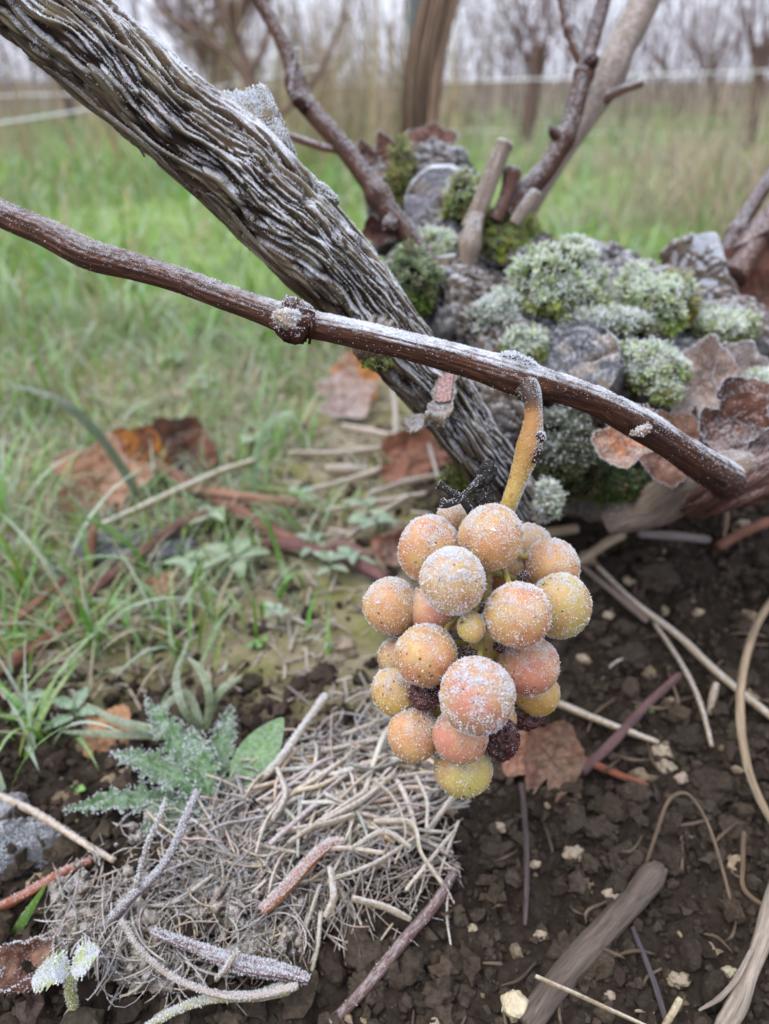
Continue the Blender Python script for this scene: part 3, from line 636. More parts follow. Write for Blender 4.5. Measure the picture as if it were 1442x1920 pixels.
for k, (y0, y1) in enumerate([(575, 640), (570, 632), (582, 644)]):
    pth = spline([P(566 + 6 * k, y0, .1598), P(578 + 3 * k, (y0 + y1) / 2, .1575), P(572 + 4 * k, y1, .1605)], 16); a = Acc(); add_tube(a, pth, .00035, 6, (.75, .6, .5)); ob('node_fibre', a, M['cane_bark'], main_cane)
knob('crown_knot', [(1500, 815, .262, 170), (1440, 862, .240, 150), (1390, 895, .230, 112), (1345, 925, .232, 74), (1300, 950, .246, 50)], 70, 60, 12, .30, (.8, .75, .72), vine, 'dull_cane_bark', 900, .0004, (.3, .95))
knob('node_scar', [(930, 680, .159, 20), (952, 674, .1585, 26), (980, 682, .1585, 28), (1000, 694, .159, 22)], 22, 18, 7, .3, (1., .9, .85), main_cane, 'cane_bark', 900, .0005, (-.6, .4))
knob('spur', [(1205, 798, .176, 26), (1208, 806, .172, 19), (1198, 811, .170, 17), (1186, 813, .169, 11)], 20, 16, 8, .3, (1.3, 1.25, 1.15), main_cane, 'pale_bark', 260, .0005, (-.8, .5))
knob('spur', [(1200, 790, .176, 30), (1185, 776, .175, 22)], 18, 8, 9, .3, (1, .9, .9), main_cane, 'cane_bark', 400, .0005, (-.8, .5))
# canes standing up from the head
up_canes = [
 ('cane', [(838, 545, .286, 52), (812, 505, .284, 44), (770, 450, .284, 38), (735, 405, .285, 40), (690, 340, .288, 36), (640, 272, .292, 34), (590, 215, .296, 34), (560, 172, .30, 36), (545, 120, .303, 28), (520, 60, .306, 26), (478, -15, .31, 26)], 'cane_bark', 220, [(.29, .35, .004), (.7, .3, .004)]),
 ('cane', [(955, 410, .296, 44), (985, 362, .296, 44), (1030, 310, .298, 36), (1062, 250, .30, 36), (1082, 190, .303, 34), (1096, 135, .306, 30), (1110, 80, .31, 28), (1138, -20, .316, 26)], 'cane_bark', 180, [(.62, .35, .004), (.34, .2, .004)]),
 ('cane', [(985, 400, .315, 40), (1010, 350, .318, 44), (1060, 268, .325, 50), (1100, 205, .332, 58), (1125, 165, .337, 64), (1160, 100, .346, 56), (1215, -10, .36, 54), (1260, -100, .372, 52)], 'pale_bark', 160, [(.5, .15, .008)]),
 ('cane', [(1100, 125, .318, 22), (1082, 95, .322, 20), (1068, 50, .327, 21), (1052, -15, .332, 20)], 'cane_bark', 80, [(.5, .35, .003)]),
 ('cane', [(1345, 500, .33, 32), (1370, 452, .333, 28), (1405, 395, .338, 28), (1465, 300, .345, 27)], 'cane_bark', 100, [(.3, .3, .004)]),
 ('cane', [(1370, 520, .325, 60), (1400, 470, .328, 52), (1440, 420, .332, 46), (1500, 350, .338, 44)], 'dull_cane_bark', 100, []),
 ('twig', [(1120, 195, .331, 20), (1160, 172, .327, 14), (1206, 156, .324, 12)], 'dull_cane_bark', 50, []),
 ('twig', [(655, 285, .292, 12), (610, 278, .293, 12), (560, 262, .294, 12), (535, 252, .295, 8)], 'dull_cane_bark', 40, []),
 ('twig', [(546, 172, .298, 14), (552, 130, .297, 11), (556, 92, .296, 6)], 'dull_cane_bark', 30, []),
 ('spur', [(880, 430, .29, 36), (900, 385, .288, 34), (925, 320, .286, 32), (948, 268, .284, 30)], 'pale_bark', 60, [(.98, .12, .001)]),
 ('spur', [(930, 415, .292, 26), (948, 370, .291, 24), (962, 318, .29, 30)], 'dull_cane_bark', 40, [(.9, .2, .002)]),
 ('spur', [(965, 420, .288, 22), (985, 390, .286, 24), (1004, 360, .285, 20)], 'pale_bark', 40, []),
 ('spur', [(862, 560, .286, 34), (872, 500, .285, 30), (885, 440, .284, 36), (895, 405, .285, 26)], 'pale_bark', 60, [(.6, .3, .004)]),
 ('spur', [(842, 540, .285, 40), (838, 505, .283, 38), (836, 480, .281, 36)], 'pale_bark', 30, []),
 ('root', [(1420, 870, .235, 60), (1370, 880, .226, 70), (1310, 900, .24, 80), (1230, 945, .26, 84), (1140, 975, .27, 60)], 'pale_bark', 120, []),
 ('root', [(1500, 830, .25, 70), (1440, 870, .238, 74), (1390, 905, .232, 60), (1350, 930, .24, 40)], 'dull_cane_bark', 100, []),
]
for k, (nm, rows, mt, n, nodes) in enumerate(up_canes):
    o, p_, r_ = cane(nm, rows, n, 28, mt, nodes, frost=900 if nm == 'cane' else 350, fsize=.0006, fup=(.3, .95), stri=.05, seed=k * 3.1, col=(.9, .95, 1.) if mt == 'cane_bark' else (1, 1, 1))
knob('bud', [(572, 205, .294, 20), (556, 186, .292, 24), (545, 176, .291, 8)], 16, 10, 3, .3, (.7, .6, .6), vine, 'cane_bark', 60)
knob('bud', [(552, 165, .300, 18), (552, 130, .299, 12), (550, 92, .298, 3)], 12, 10, 4, .2, (.5, .4, .4), vine, 'cane_bark', 40)
knob('bud', [(1050, 262, .297, 22), (1036, 246, .296, 18), (1032, 234, .296, 6)], 16, 10, 5, .3, (.7, .6, .6), vine, 'cane_bark', 60)
knob('bud', [(1100, 122, .304, 34), (1112, 112, .302, 28), (1120, 106, .302, 10)], 16, 10, 6, .3, (.5, .45, .45), vine, 'cane_bark', 60)
knob('bud', [(735, 418, .282, 34), (728, 428, .279, 28), (724, 434, .278, 10)], 16, 10, 7, .3, (.7, .6, .6), vine, 'cane_bark', 60)

# ------------------------------------------------------------------ the bunch of grapes
A_, PK, GN, OR, PL = (.60, .325, .15), (.58, .265, .185), (.51, .44, .14), (.62, .275, .13), (.61, .405, .24)
GR = [  # px, py, depth, radius px, height ratio, tint, frost amount, name label
 (921, 1008, .1600, 60, 1.0, A_, 1.5, 'amber grape thickly rimed on top'), (804, 1030, .1635, 58, 1.15, OR, 1.5, 'orange oblong grape with a rimed crown'), (849, 1089, .1515, 62, 1.0, PL, 2.3, 'pale grape white with rime all over'),
 (971, 1153, .1530, 61, 1.0, OR, 1.2, 'orange pink grape with scattered rime'), (1050, 1136, .1645, 57, 1.1, GN, 1.3, 'yellow green grape with rimed edge'), (1034, 1064, .1715, 54, .95, A_, 1.2, None), (990, 1024, .1790, 44, 1.0, PL, 1.0, None), (950, 1066, .1760, 46, 1.0, PK, .6, None),
 (734, 1136, .1665, 53, 1.0, A_, 1.3, None), (814, 1142, .1655, 51, .95, PK, .7, None), (884, 1176, .1535, 28, 1.0, (.50, .42, .10), .8, 'small yellow green grape in the middle'), (799, 1229, .1555, 57, 1.0, OR, .7, None),
 (895, 1305, .1480, 69, 1.0, PK, 2.0, 'large pink grape dusted with fine rime'), (990, 1247, .1620, 58, .96, PK, .9, None), (1006, 1300, .1730, 44, .9, (.54, .36, .08), .4, None), (740, 1294, .1660, 46, 1.0, (.56, .38, .10), 1.2, None),
 (776, 1378, .1630, 50, 1.05, A_, .8, None), (862, 1380, .1580, 53, .95, PK, .5, None), (868, 1441, .1660, 55, .95, GN, .5, 'bottom green grape with brown blotches'), (745, 1234, .1690, 36, 1.1, (.22, .09, .07), 1.0, None), (912, 1222, .1680, 34, 1.2, (.46, .42, .10), .1, None),
 (815, 1338, .1690, 36, 1.0, (.52, .44, .10), .1, None), (850, 974, .1720, 32, 1.0, (.40, .25, .14), 1.6, None), (870, 1140, .1740, 44, 1.0, A_, .2, None), (930, 1350, .1700, 40, 1.0, A_, .2, None), (900, 1090, .1800, 50, 1.0, A_, .2, None)]
bb = P(985, 712, .160)
bunch = thing('grape_bunch', P(870, 1490, .165), 'bunch of frosted amber and pink grapes hanging from the brown cane', 'grapes')
def sphere(nu=56, nv=34):
    th = np.linspace(0, 2*np.pi, nu, endpoint=False); ph = np.linspace(0, np.pi, nv)
    V = np.stack([np.sin(ph)[:, None] * np.cos(th), np.sin(ph)[:, None] * np.sin(th), np.cos(ph)[:, None] + 0 * th], -1)
    i = np.arange(nv - 1)[:, None] * nu; j = np.arange(nu)[None]; j2 = (j + 1) % nu
    return V.reshape(-1, 3), np.stack([i + j, i + nu + j, i + nu + j2, i + j2], -1).reshape(-1, 4)
SV, SF = sphere(); rach = P(900, 1180, .168)
for k, (px, py, d, rp, hr, tint, fa, lab) in enumerate(GR):
    c = P(px, py, d); r = rp * d / FPX; V = SV * r * (1 + .10 * (fbm(SV * 1.2 + k * 3.7, 2) - .5) + .02 * (fbm(SV * 4 + k, 2) - .5))[:, None] * np.array([RNG.uniform(.96, 1.03), 1, hr * RNG.uniform(.98, 1.06)])
    ax = nrm(c - P(900, 1150, .175) + 1e-6); tilt = RNG.normal(size=3) * .12; R_ = np.array(Matrix.Rotation(float(tilt[0]), 3, 'X') @ Matrix.Rotation(float(tilt[1]), 3, 'Y')); V = V @ R_.T
    a = Acc(); a.add(V, SF); me = a.mesh('grape'); o = ob('grape', me, M['grape'], bunch)
    o.location = c
    o.color = (*tint, 1)
    if lab: o['label'] = lab
    # ice needles
    wv = lambda cc, n, k=k, fa=fa: (sstep(-.1, 1.1, n[:, 2] + .25 * n[:, 1] + .9 * (fbm(cc * 260 + k, 3) - .5)) ** 1.3 + .13 + .12 * max(fa - 1., 0)) * (.07 + sstep(.40, .62, fbm(cc * 620 + k, 3)))
    Vf, Ff = tri_arrays(a); nn = int(2700 * fa * (rp / 58.) ** 2); p_, N_ = scatter(Vf, Ff, nn, wv); b = Acc(); crystals(b, p_, N_, .00024 * RNG.lognormal(0, .35, len(p_)), .9, .5)
    p_, N_ = scatter(Vf, Ff, int(nn * .3) + 120, lambda cc, n: .12 + sstep(-.3, .9, n[:, 2]) + .5 * sstep(.1, .8, n[:, 1])); crystals(b, p_, N_, .00021 * RNG.lognormal(0, .4, len(p_)), 1., .45)
    ob('frost', b.mesh('frost', False), M['frost'], o, kind='stuff').matrix_parent_inverse = Matrix.Identity(4)
def raisin(px, py, d, rp, hr, seed, lab=None):
    TV, TF = ICO[4]; w = 1 - np.abs(2 * fbm(TV * 2.4 + seed, 3) - 1); V = TV * (1 + .55 * (w - .7) + .2 * (fbm(TV * 6 + seed, 2) - .5))[:, None] * rp * d / FPX * np.array([1, 1, hr]); a = Acc(); a.add(V + P(px, py, d), TF); o = ob('raisin', a, M['raisin'], bunch)
    frost_on(a, o, 160, .0003, up_w(.0, .9, .45, 300))
    if lab: o['label'] = lab
raisin(799, 1302, .1600, 29, .85, 1, 'shrivelled dark maroon grape'); raisin(941, 1386, .1640, 31, 1.25, 4, 'shrivelled brown grape at the bottom'); raisin(985, 1336, .1740, 33, .7, 7)
raisin(880, 1228, .1600, 15, .8, 9); raisin(938, 1212, .1610, 12, .8, 11); raisin(830, 1274, .1600, 11, .9, 12); raisin(902, 1148, .1650, 14, 1.2, 13); raisin(982, 1082, .1660, 11, .9, 14)
# stalk and inner stems
ped = [(986, 722, .1590, 44), (992, 732, .1568, 40), (998, 750, .1558, 34), (1000, 775, .1560, 32), (998, 802, .1564, 38), (993, 832, .1572, 46), (984, 862, .1580, 42), (970, 902, .1592, 34), (957, 938, .1605, 31), (942, 972, .164, 30), (926, 1020, .170, 26), (912, 1090, .171, 22), (902, 1180, .170, 20), (890, 1290, .169, 16), (875, 1390, .169, 12)]
p_, r_ = pixpath(ped, 260); a = Acc()
add_tube(a, p_, r_, 40, disp=lambda rest, s, th: r_[:, None] * .14 * (fbm(np.stack([np.cos(th)[None] * 1.5 + 0 * s[:, None], np.sin(th)[None] * 1.5 + 0 * s[:, None], s[:, None] * 200 + 0 * th], -1), 3) - .5))
pedo = ob('stalk', a, M['peduncle'], bunch); frost_on(a, pedo, 5200, .00026, lambda c, n: .22 + 1.6 * sstep(.2, .9, n @ nrm(np.array([.8, -.1, .5]))))
knob('stalk_node', [(1000, 812, .1556, 20), (1012, 820, .1556, 24), (1018, 828, .1556, 10)], 16, 12, 3, .3, (.9, .5, .4), bunch, 'cane_bark', 220, .0004, (-.5, .5))
knob('stalk_scar', [(1008, 832, .1555, 13), (1006, 850, .1556, 16), (1000, 868, .1560, 8)], 14, 12, 5, .25, (.8, .5, .5), bunch, 'cane_bark', 120, .0003, (-.9, .5))
a = Acc(); R2 = np.array(Matrix.Identity(3))
for k, (px, py, d, rp, hr, tint, fa, lab) in enumerate(GR):
    c = P(px, py, d); i0 = np.argmin(np.abs(p_[:, 2] - (c[2] + .003)) + (np.arange(len(p_)) < 170)); q0 = p_[i0]; m_ = (q0 + c) / 2 + np.array([0, 0, .0015]); b = Acc(); add_tube(b, spline([q0, m_, c], 12), np.linspace(.0008, .0006, 12), 8, (.42, .36, .08)); ob('pedicel', b, M['weed_leaf'], bunch)
# dried black side branch
for rows in ([(884, 962, .163, 17), (874, 948, .161, 15), (866, 934, .1600, 17), (846, 924, .1595, 13), (832, 914, .159, 13), (822, 908, .159, 20)], [(866, 936, .160, 14), (850, 942, .1590, 13), (838, 946, .1585, 14), (828, 944, .158, 20)], [(866, 936, .160, 15), (880, 920, .1605, 13), (892, 908, .161, 14), (904, 896, .1615, 18)]):
    q_, rr = pixpath(rows, 30); a = Acc(); add_tube(a, q_, rr, 16, disp=lambda rest, s, th, rr=rr: rr[:, None] * .35 * (fbm(np.stack([np.cos(th)[None] * 2 + 0 * s[:, None], np.sin(th)[None] * 2 + 0 * s[:, None], s[:, None] * 900 + 0 * th], -1), 2) - .5)); o = ob('dried_stem', a, M['black_stem'], bunch); frost_on(a, o, 110, .00028, up_w(-.2, .8))
for k, (px, py, d, rp, hr) in enumerate([(914, 887, .162, 17, 1.2), (906, 934, .163, 17, .85)]):
    TV, TF = ICO[3]; V = TV * (1 + 1.3 * (fbm(TV * 3.4 + k * 5, 3) - .5))[:, None] * rp * d / FPX * np.array([1, 1, hr]); a = Acc(); a.add(V + P(px, py, d), TF); o = ob('dried_berry', a, M['black_stem'], bunch); frost_on(a, o, 25, .00025, up_w(.2, .9))

# ------------------------------------------------------------------ moss on the vine
def moss(label, px, py, d, rx, ry, rz, shoots, green=(.19, .25, .03), tip=(.84, .92, .80), fr=.7, ln=.0026, seed=0, name='moss_cushion'):
    c = P(px, py, d); sc_ = d / FPX; R_ = np.array([rx, rz, ry]) * sc_
    TV, TF = ICO[3]; lump_ = lambda v: 1 + 1.15 * (fbm(v * 2.9 + seed * 3.3, 3, 2.2, .6) - .5) + .9 * (vnoise(v * 1.3 + seed * 1.7) - .5)
    shoots = int(shoots * .8)
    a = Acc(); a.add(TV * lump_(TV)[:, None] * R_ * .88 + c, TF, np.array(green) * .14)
    u = nrm(RNG.normal(size=(shoots * 3, 3))); keep = (u[:, 2] > -.45) & ((-u[:, 1] * .8 + u[:, 2]) > -.55); u = u[keep][:shoots]; n = len(u)
    base = u * lump_(u)[:, None] * R_ * RNG.uniform(.80, 1.04, (n, 1)) + c; ax = nrm(u / np.array([1, 1, 1.]) + np.array([0, 0, .35]) + .35 * RNG.normal(size=(n, 3)))
    K = 9; az = RNG.uniform(0, 6.28, (n, 1)) + np.arange(K)[None] * 2.4; e1 = nrm(np.cross(ax, RNG.normal(size=(n, 3)))); e2 = np.cross(ax, e1)
    out = e1[:, None] * np.cos(az)[..., None] + e2[:, None] * np.sin(az)[..., None]; spl = (.35 + .65 * RNG.random((n, K)))[..., None]
    dr = nrm(ax[:, None] * (1.1 - spl * .7) + out * spl); sd = np.cross(dr, ax[:, None]); sd = nrm(sd + 1e-9); L = (ln * RNG.uniform(.6, 1.25, (n, K)))[..., None]; b0 = base[:, None] + ax[:, None] * (ln * .5 * np.arange(K)[None, :, None] / K)
    mid = b0 + dr * L * .5; w = L * .20
    V = np.stack([b0, mid + sd * w, b0 + dr * L + ax[:, None] * L * .15, mid - sd * w], 2).reshape(-1, 3)
    F = np.array([[0, 1, 2], [0, 2, 3]])[None] + (np.arange(n * K) * 4)[:, None, None]
    fz = np.clip(fr * (.10 + 1.15 * sstep(-.25, .55, u[:, 2]) * (.45 + .8 * sstep(.40, .58, fbm(base * 210 + seed, 2)))), 0, 1)
    g = np.array(green)[None] * RNG.uniform(.7, 1.5, (n, 1)) * np.array([1, 1, 1]) * (1 + .12 * RNG.normal(size=(n, 3)))
    brn = RNG.random(n) < .12; g[brn] = np.array([.13, .10, .05])
    C = np.repeat(np.repeat(g[:, None], K, 1)[:, :, None], 4, 2); tp = np.array([.0, .45, 1., .45])[None, None, :, None] * fz[:, None, None, None]
    C = C * (1 - tp) + np.array(tip) * tp
    a.add(V, F.reshape(-1, 3), np.clip(C.reshape(-1, 3), 0, 1))
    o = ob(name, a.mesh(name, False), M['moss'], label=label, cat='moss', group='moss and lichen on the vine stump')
    if fr > .5:
        p_ = V.reshape(-1, 4, 3)[:, 2]; k_ = RNG.random(len(p_)) < .38 * fr * np.repeat(fz, K); b = Acc(); crystals(b, p_[k_] , np.tile([[0, 0, 1.]], (k_.sum(), 1)), .0009, 1.)
        if k_.sum(): ob('frost', b.mesh('frost', False), M['frost'], o, kind='stuff')
YG, DG = (.22, .26, .035), (.09, .14, .014)
moss('large domed moss cushion whitened by frost, above the round cut stub', 1045, 548, .262, 88, 66, 80, 1500, fr=1.0, seed=1)
moss('frosted moss cushion with a yellow green edge beside the tall grey stub', 1198, 575, .268, 74, 66, 70, 1300, fr=.95, seed=2)
moss('yellow green edge of moss against the tall grey stub', 1262, 572, .270, 24, 44, 40, 260, green=(.22, .20, .02), fr=.25, seed=3)
moss('pale green moss cushion at the foot of the upright canes', 950, 462, .306, 66, 44, 60, 1000, green=YG, fr=.45, tip=(.55, .62, .38), seed=4)
moss('dark green moss between the thick arm and the stump', 768, 548, .268, 44, 62, 40, 800, green=DG, fr=.3, seed=5)
moss('flat frosted moss pad under the tall grey stub', 1348, 617, .272, 50, 24, 50, 500, green=YG, fr=.75, seed=6)
moss('frosty moss bordering the right side of the round cut stub', 1212, 694, .246, 50, 46, 40, 800, fr=.9, seed=7)
moss('rime covered moss ridge over the top of the round cut stub', 1135, 606, .252, 70, 16, 30, 520, fr=1.1, green=(.12, .14, .06), seed=8)
moss('small frosted moss tuft left of the round cut stub', 985, 650, .250, 32, 24, 24, 340, fr=.8, seed=9)
moss('dark moss flecked with grey lichen under the main cane', 1065, 850, .249, 50, 62, 30, 800, green=(.07, .085, .03), fr=.55, tip=(.5, .55, .5), seed=10)
moss('yellowish lichen strip on the cut knob behind the cane', 752, 345, .318, 18, 62, 20, 260, green=(.24, .24, .07), fr=.35, tip=(.6, .62, .45), seed=11)
moss('frosted moss at the right end of the stump beside the curled leaf', 1436, 728, .238, 28, 24, 26, 260, fr=.9, seed=12)
moss('tiny bright moss tuft below the frosty moss', 1246, 738, .240, 20, 18, 18, 160, green=(.2, .24, .05), fr=.6, seed=13)
moss('moss tuft wedged beneath the grey cut knob', 822, 478, .290, 34, 34, 30, 320, fr=.8, green=YG, seed=14)
moss('pale lichen beside the short pruned twig', 872, 385, .300, 26, 44, 26, 260, fr=.7, green=YG, seed=15)
moss('shaded green moss hanging under the stump', 1135, 905, .262, 70, 26, 30, 420, green=(.05, .075, .01), fr=.12, seed=16)
moss('green moss speck at the lower edge of the burr', 704, 684, .190, 20, 9, 16, 90, green=(.16, .2, .03), fr=.15, ln=.0011, seed=17)
moss('bright moss tuft at the foot of the thick arm', 862, 905, .236, 22, 18, 18, 140, green=(.16, .2, .02), fr=.1, seed=18)
moss('frosted grey lichen crust between moss and thick arm', 905, 610, .268, 40, 24, 30, 260, green=(.15, .16, .13), fr=.9, seed=19)
moss('frosted crust left of the large domed moss', 950, 590, .262, 44, 30, 30, 380, green=(.14, .15, .08), fr=1.1, seed=20)
moss('pale hanging lichen below the stalk', 1022, 950, .240, 16, 32, 14, 150, green=(.35, .36, .28), fr=.8, seed=21)

# ------------------------------------------------------------------ dead leaves
def basis(normal, head):
    z = nrm(np.array(normal, float)); x = np.array(head, float); x = nrm(x - z * (x @ z)); return np.stack([x, np.cross(z, x), z], 1)
def leaf_geo(acc, c, size, normal, head, curl=(0, 0), fold=0., crumple=.15, seed=0, col=(.3, .18, .1), col2=None, lobes=.13, asp=1., veins=True, nr=20, nt=90):
    r = np.linspace(0, 1, nr); th = np.linspace(0, 2*np.pi, nt, endpoint=False)
    rho = 1 + lobes * np.cos(5 * th) * (.6 + .4 * np.cos(th)) + .02 * np.sin(23 * th + seed) + .16 * (fbm(np.stack([np.cos(th) * 2.2, np.sin(th) * 2.2, 0 * th + seed * 1.7], -1), 3) - .5) * 2; rho = rho * (1 - .55 * np.exp(-((np.abs(th - np.pi)) / .28) ** 2))
    x = r[:, None] * rho * np.cos(th); y = r[:, None] * rho * np.sin(th) * asp
    vein = np.zeros_like(x)
    if veins:
        for va in (0, .95, -.95, 1.95, -1.95):
            dd = np.abs(-np.sin(va) * x + np.cos(va) * y); al = np.cos(va) * x + np.sin(va) * y; vein = np.maximum(vein, np.exp(-(dd / .035) ** 2) * (al > 0))
    q = np.stack([x * 1.7, y * 1.7, 0 * x + seed * 2.1], -1); z = crumple * 2 * (fbm(q, 4, 2.1, .55) - .5) + fold * np.abs(y) + .03 * vein + .04 * (vnoise(q * 6) - .5)
    def bend(u, w, k):
        if abs(k) < 1e-4: return u, w
        return np.sin(k * u) * (1 / k - w), w * np.cos(k * u) + (1 - np.cos(k * u)) / k
    x, z = bend(x, z, curl[0]); y, z = bend(y, z, curl[1])
    B_ = basis(normal, head); V = (np.stack([x, y, z], -1).reshape(-1, 3) * size) @ B_.T + np.array(c)
    i = np.arange(nr - 1)[:, None] * nt; j = np.arange(nt)[None]; j2 = (j + 1) % nt
    m = sstep(.4, .62, fbm(q * 1.3 + 5, 3))[..., None]; cc = np.array(col) * (1 - m) + np.array(col2 if col2 is not None else col) * m; cc = cc * (1 - .25 * vein[..., None]) * (.8 + .4 * fbm(q * 5, 2))[..., None]
    acc.add(V, np.stack([i + j, i + nt + j, i + nt + j2, i + j2], -1).reshape(-1, 4), cc.reshape(-1, 3))
    return acc
def dead_leaf(label, c, size, normal, head, frost=0, mat='dead_leaf', group=None, fs=.0005, **k):
    a = Acc(); leaf_geo(a, c, size, normal, head, **k); o = ob('dead_leaf', a, M[mat], label=label, cat='leaf', group=group)
    V, f3, f4, C, R = a.arrays()
    if frost:
        e = Acc(); nt = k.get('nt', 90); p_, N_ = scatter(*tri_arrays(a), frost); crystals(e, p_, N_ * np.sign(N_[:, 2:3] + .01), fs, 1.)
        rim = V[-nt:]; rim = np.repeat(rim, 5, 0) + RNG.normal(size=(nt * 5, 3)) * size * .012; crystals(e, rim, np.tile([[0, 0, 1.]], (len(rim), 1)), fs * .8, 1.6); ob('frost', e.mesh('frost', False), M['frost'], o, kind='stuff')
    return o
TN, RB, DB, ORG = (.36, .23, .16), (.22, .095, .055), (.10, .055, .04), (.42, .17, .04)
g = lambda px, py, l=0.: G(px, py, l)
dead_leaf('large flat tan dead leaf lying among grass and red twigs', g(180, 908, .010), .025, (.1, -.5, .8), (1, .15, .1), frost=200, lobes=.24, crumple=.36, seed=3, col=(.46, .27, .175), col2=(.34, .175, .10), curl=(.5, .3), fs=.0008, mat='bare_leaf')
dead_leaf('glowing orange brown dead leaf standing behind the tan leaf', g(255, 862, .012), .020, (.1, -.8, .55), (.5, 0, .9), crumple=.25, seed=5, col=ORG, col2=RB, curl=(.8, 0), mat='bare_leaf')
dead_leaf('dark brown curled dead leaf beside the orange leaf', g(330, 858, .008), .026, (.5, -.5, .7), (1, .2, -.1), crumple=.3, seed=6, col=RB, col2=DB, curl=(1.2, .6), mat='bare_leaf')
dead_leaf('pinkish frosted dead leaf under the thick arm', g(645, 752, .010), .022, (0, -.45, .9), (1, .3, 0), frost=400, crumple=.28, seed=8, col=(.36, .23, .18), col2=(.26, .14, .10), curl=(.9, .4), fs=.0008)
dead_leaf('orange dead leaf leaning behind the pinkish leaf', g(668, 712, .012), .020, (0, -.7, .7), (.8, 0, .5), crumple=.25, seed=9, col=ORG, col2=TN, curl=(.8, .3), mat='bare_leaf')
dead_leaf('red brown dead leaf at the foot of the thick arm', g(770, 868, .008), .021, (.1, -.5, .85), (1, 0, 0), crumple=.3, seed=10, col=RB, col2=(.30, .13, .08), curl=(.7, .5), mat='bare_leaf')
dead_leaf('small pink curled dead leaf just left of the bunch', g(745, 1030, .006), .013, (.4, -.6, .7), (.2, 0, 1), crumple=.3, seed=12, col=(.42, .28, .22), col2=RB, curl=(1.6, .3), mat='bare_leaf')
dead_leaf('upright brown dead leaf behind the bottom of the bunch', g(1035, 1425, .010), .0135, (-.1, -.85, .5), (.25, .2, .95), crumple=.18, seed=13, col=(.25, .15, .10), col2=(.20, .10, .065), curl=(.5, .4), lobes=.05, asp=.7, mat='bare_leaf')
dead_leaf('small orange pink dead leaf scrap under the bunch', g(968, 1415, .006), .0095, (0, -.6, .8), (1, .2, .3), crumple=.25, seed=14, col=(.46, .25, .16), col2=(.36, .17, .11), curl=(.8, .3), lobes=.08, asp=.7, mat='bare_leaf')
dead_leaf('curled brown dead leaf edged with thick frost at a green blade', g(42, 1812, .006), .0098, (.25, -.35, .9), (1, .1, .2), frost=350, crumple=.45, seed=15, col=(.40, .22, .14), col2=(.15, .065, .045), curl=(1.3, 1.7), fs=.0005, mat='bare_leaf')
dead_leaf('small orange scrap of leaf beside the grass', g(205, 1375, .004), .010, (0, -.4, .9), (1, 0, 0), crumple=.2, seed=16, col=(.45, .24, .12), curl=(.5, 0), mat='bare_leaf')
dead_leaf('faded leaf scrap between clover and twigs', g(300, 1105, .004), .008, (0, -.4, .9), (1, 0, 0), crumple=.2, seed=17, col=(.42, .22, .14), curl=(.5, 0), mat='bare_leaf')
dead_leaf('upright frosted tan dead leaf curled on the stump', P(1312, 715, .246), .0165, (-.25, -.93, .2), (.05, .1, 1), frost=2200, crumple=.18, seed=18, col=(.50, .37, .30), col2=(.40, .25, .18), curl=(.6, 1.0), asp=.62, lobes=.12)
dead_leaf('frost veined lobe of dead leaf right of the tan leaf', P(1372, 690, .248), .0105, (.2, -.9, .35), (.3, .1, .95), frost=1600, crumple=.25, seed=19, col=(.48, .38, .33), col2=(.4, .3, .25), curl=(.9, .6))
dead_leaf('dark red brown dead leaf rolled over the stump', P(1372, 785, .232), .0135, (-.2, -.75, .62), (.7, .2, -.65), frost=260, crumple=.24, seed=20, col=(.16, .07, .048), col2=(.085, .045, .036), curl=(1.5, .5))
dead_leaf('tan orange dead leaf hanging under the main cane', P(1168, 812, .218), .0100, (-.1, -.9, .4), (.9, 0, -.35), frost=160, crumple=.2, seed=21, col=(.36, .22, .15), col2=(.45, .18, .08), curl=(.6, .6))
dead_leaf('brown dead leaf folded behind the main cane', P(1250, 840, .240), .0125, (.1, -.8, .6), (.9, 0, -.5), frost=100, crumple=.25, seed=22, col=(.30, .17, .11), col2=(.2, .1, .07), curl=(.8, .4), mat='bare_leaf')
dead_leaf('crumpled red brown dead leaf behind the stump', P(1425, 560, .33), .030, (-.2, -.8, .5), (.9, .3, -.3), frost=60, crumple=.35, seed=23, col=(.19, .085, .06), col2=(.09, .05, .04), curl=(1., .6), mat='bare_leaf')
dead_leaf('brown dead leaf caught on top of the grey cut knob', P(805, 280, .355), .015, (0, -.3, .95), (1, .2, 0), frost=160, lobes=.03, crumple=.25, seed=24, col=(.19, .095, .07), col2=(.12, .06, .05), curl=(.8, .8), mat='bare_leaf')
dead_leaf('brown dead leaf hanging left of the grey cut knob', P(712, 305, .325), .0125, (-.3, -.8, .5), (.4, 0, -.9), frost=160, crumple=.3, seed=25, col=(.20, .10, .075), col2=(.12, .065, .05), curl=(.9, .9))
dead_leaf('small dark curled leaf below the upright cane', P(712, 432, .30), .0075, (-.2, -.9, .3), (.2, 0, -1), crumple=.25, seed=26, col=(.13, .05, .04), col2=(.07, .03, .03), curl=(1.2, 1.), mat='bare_leaf')

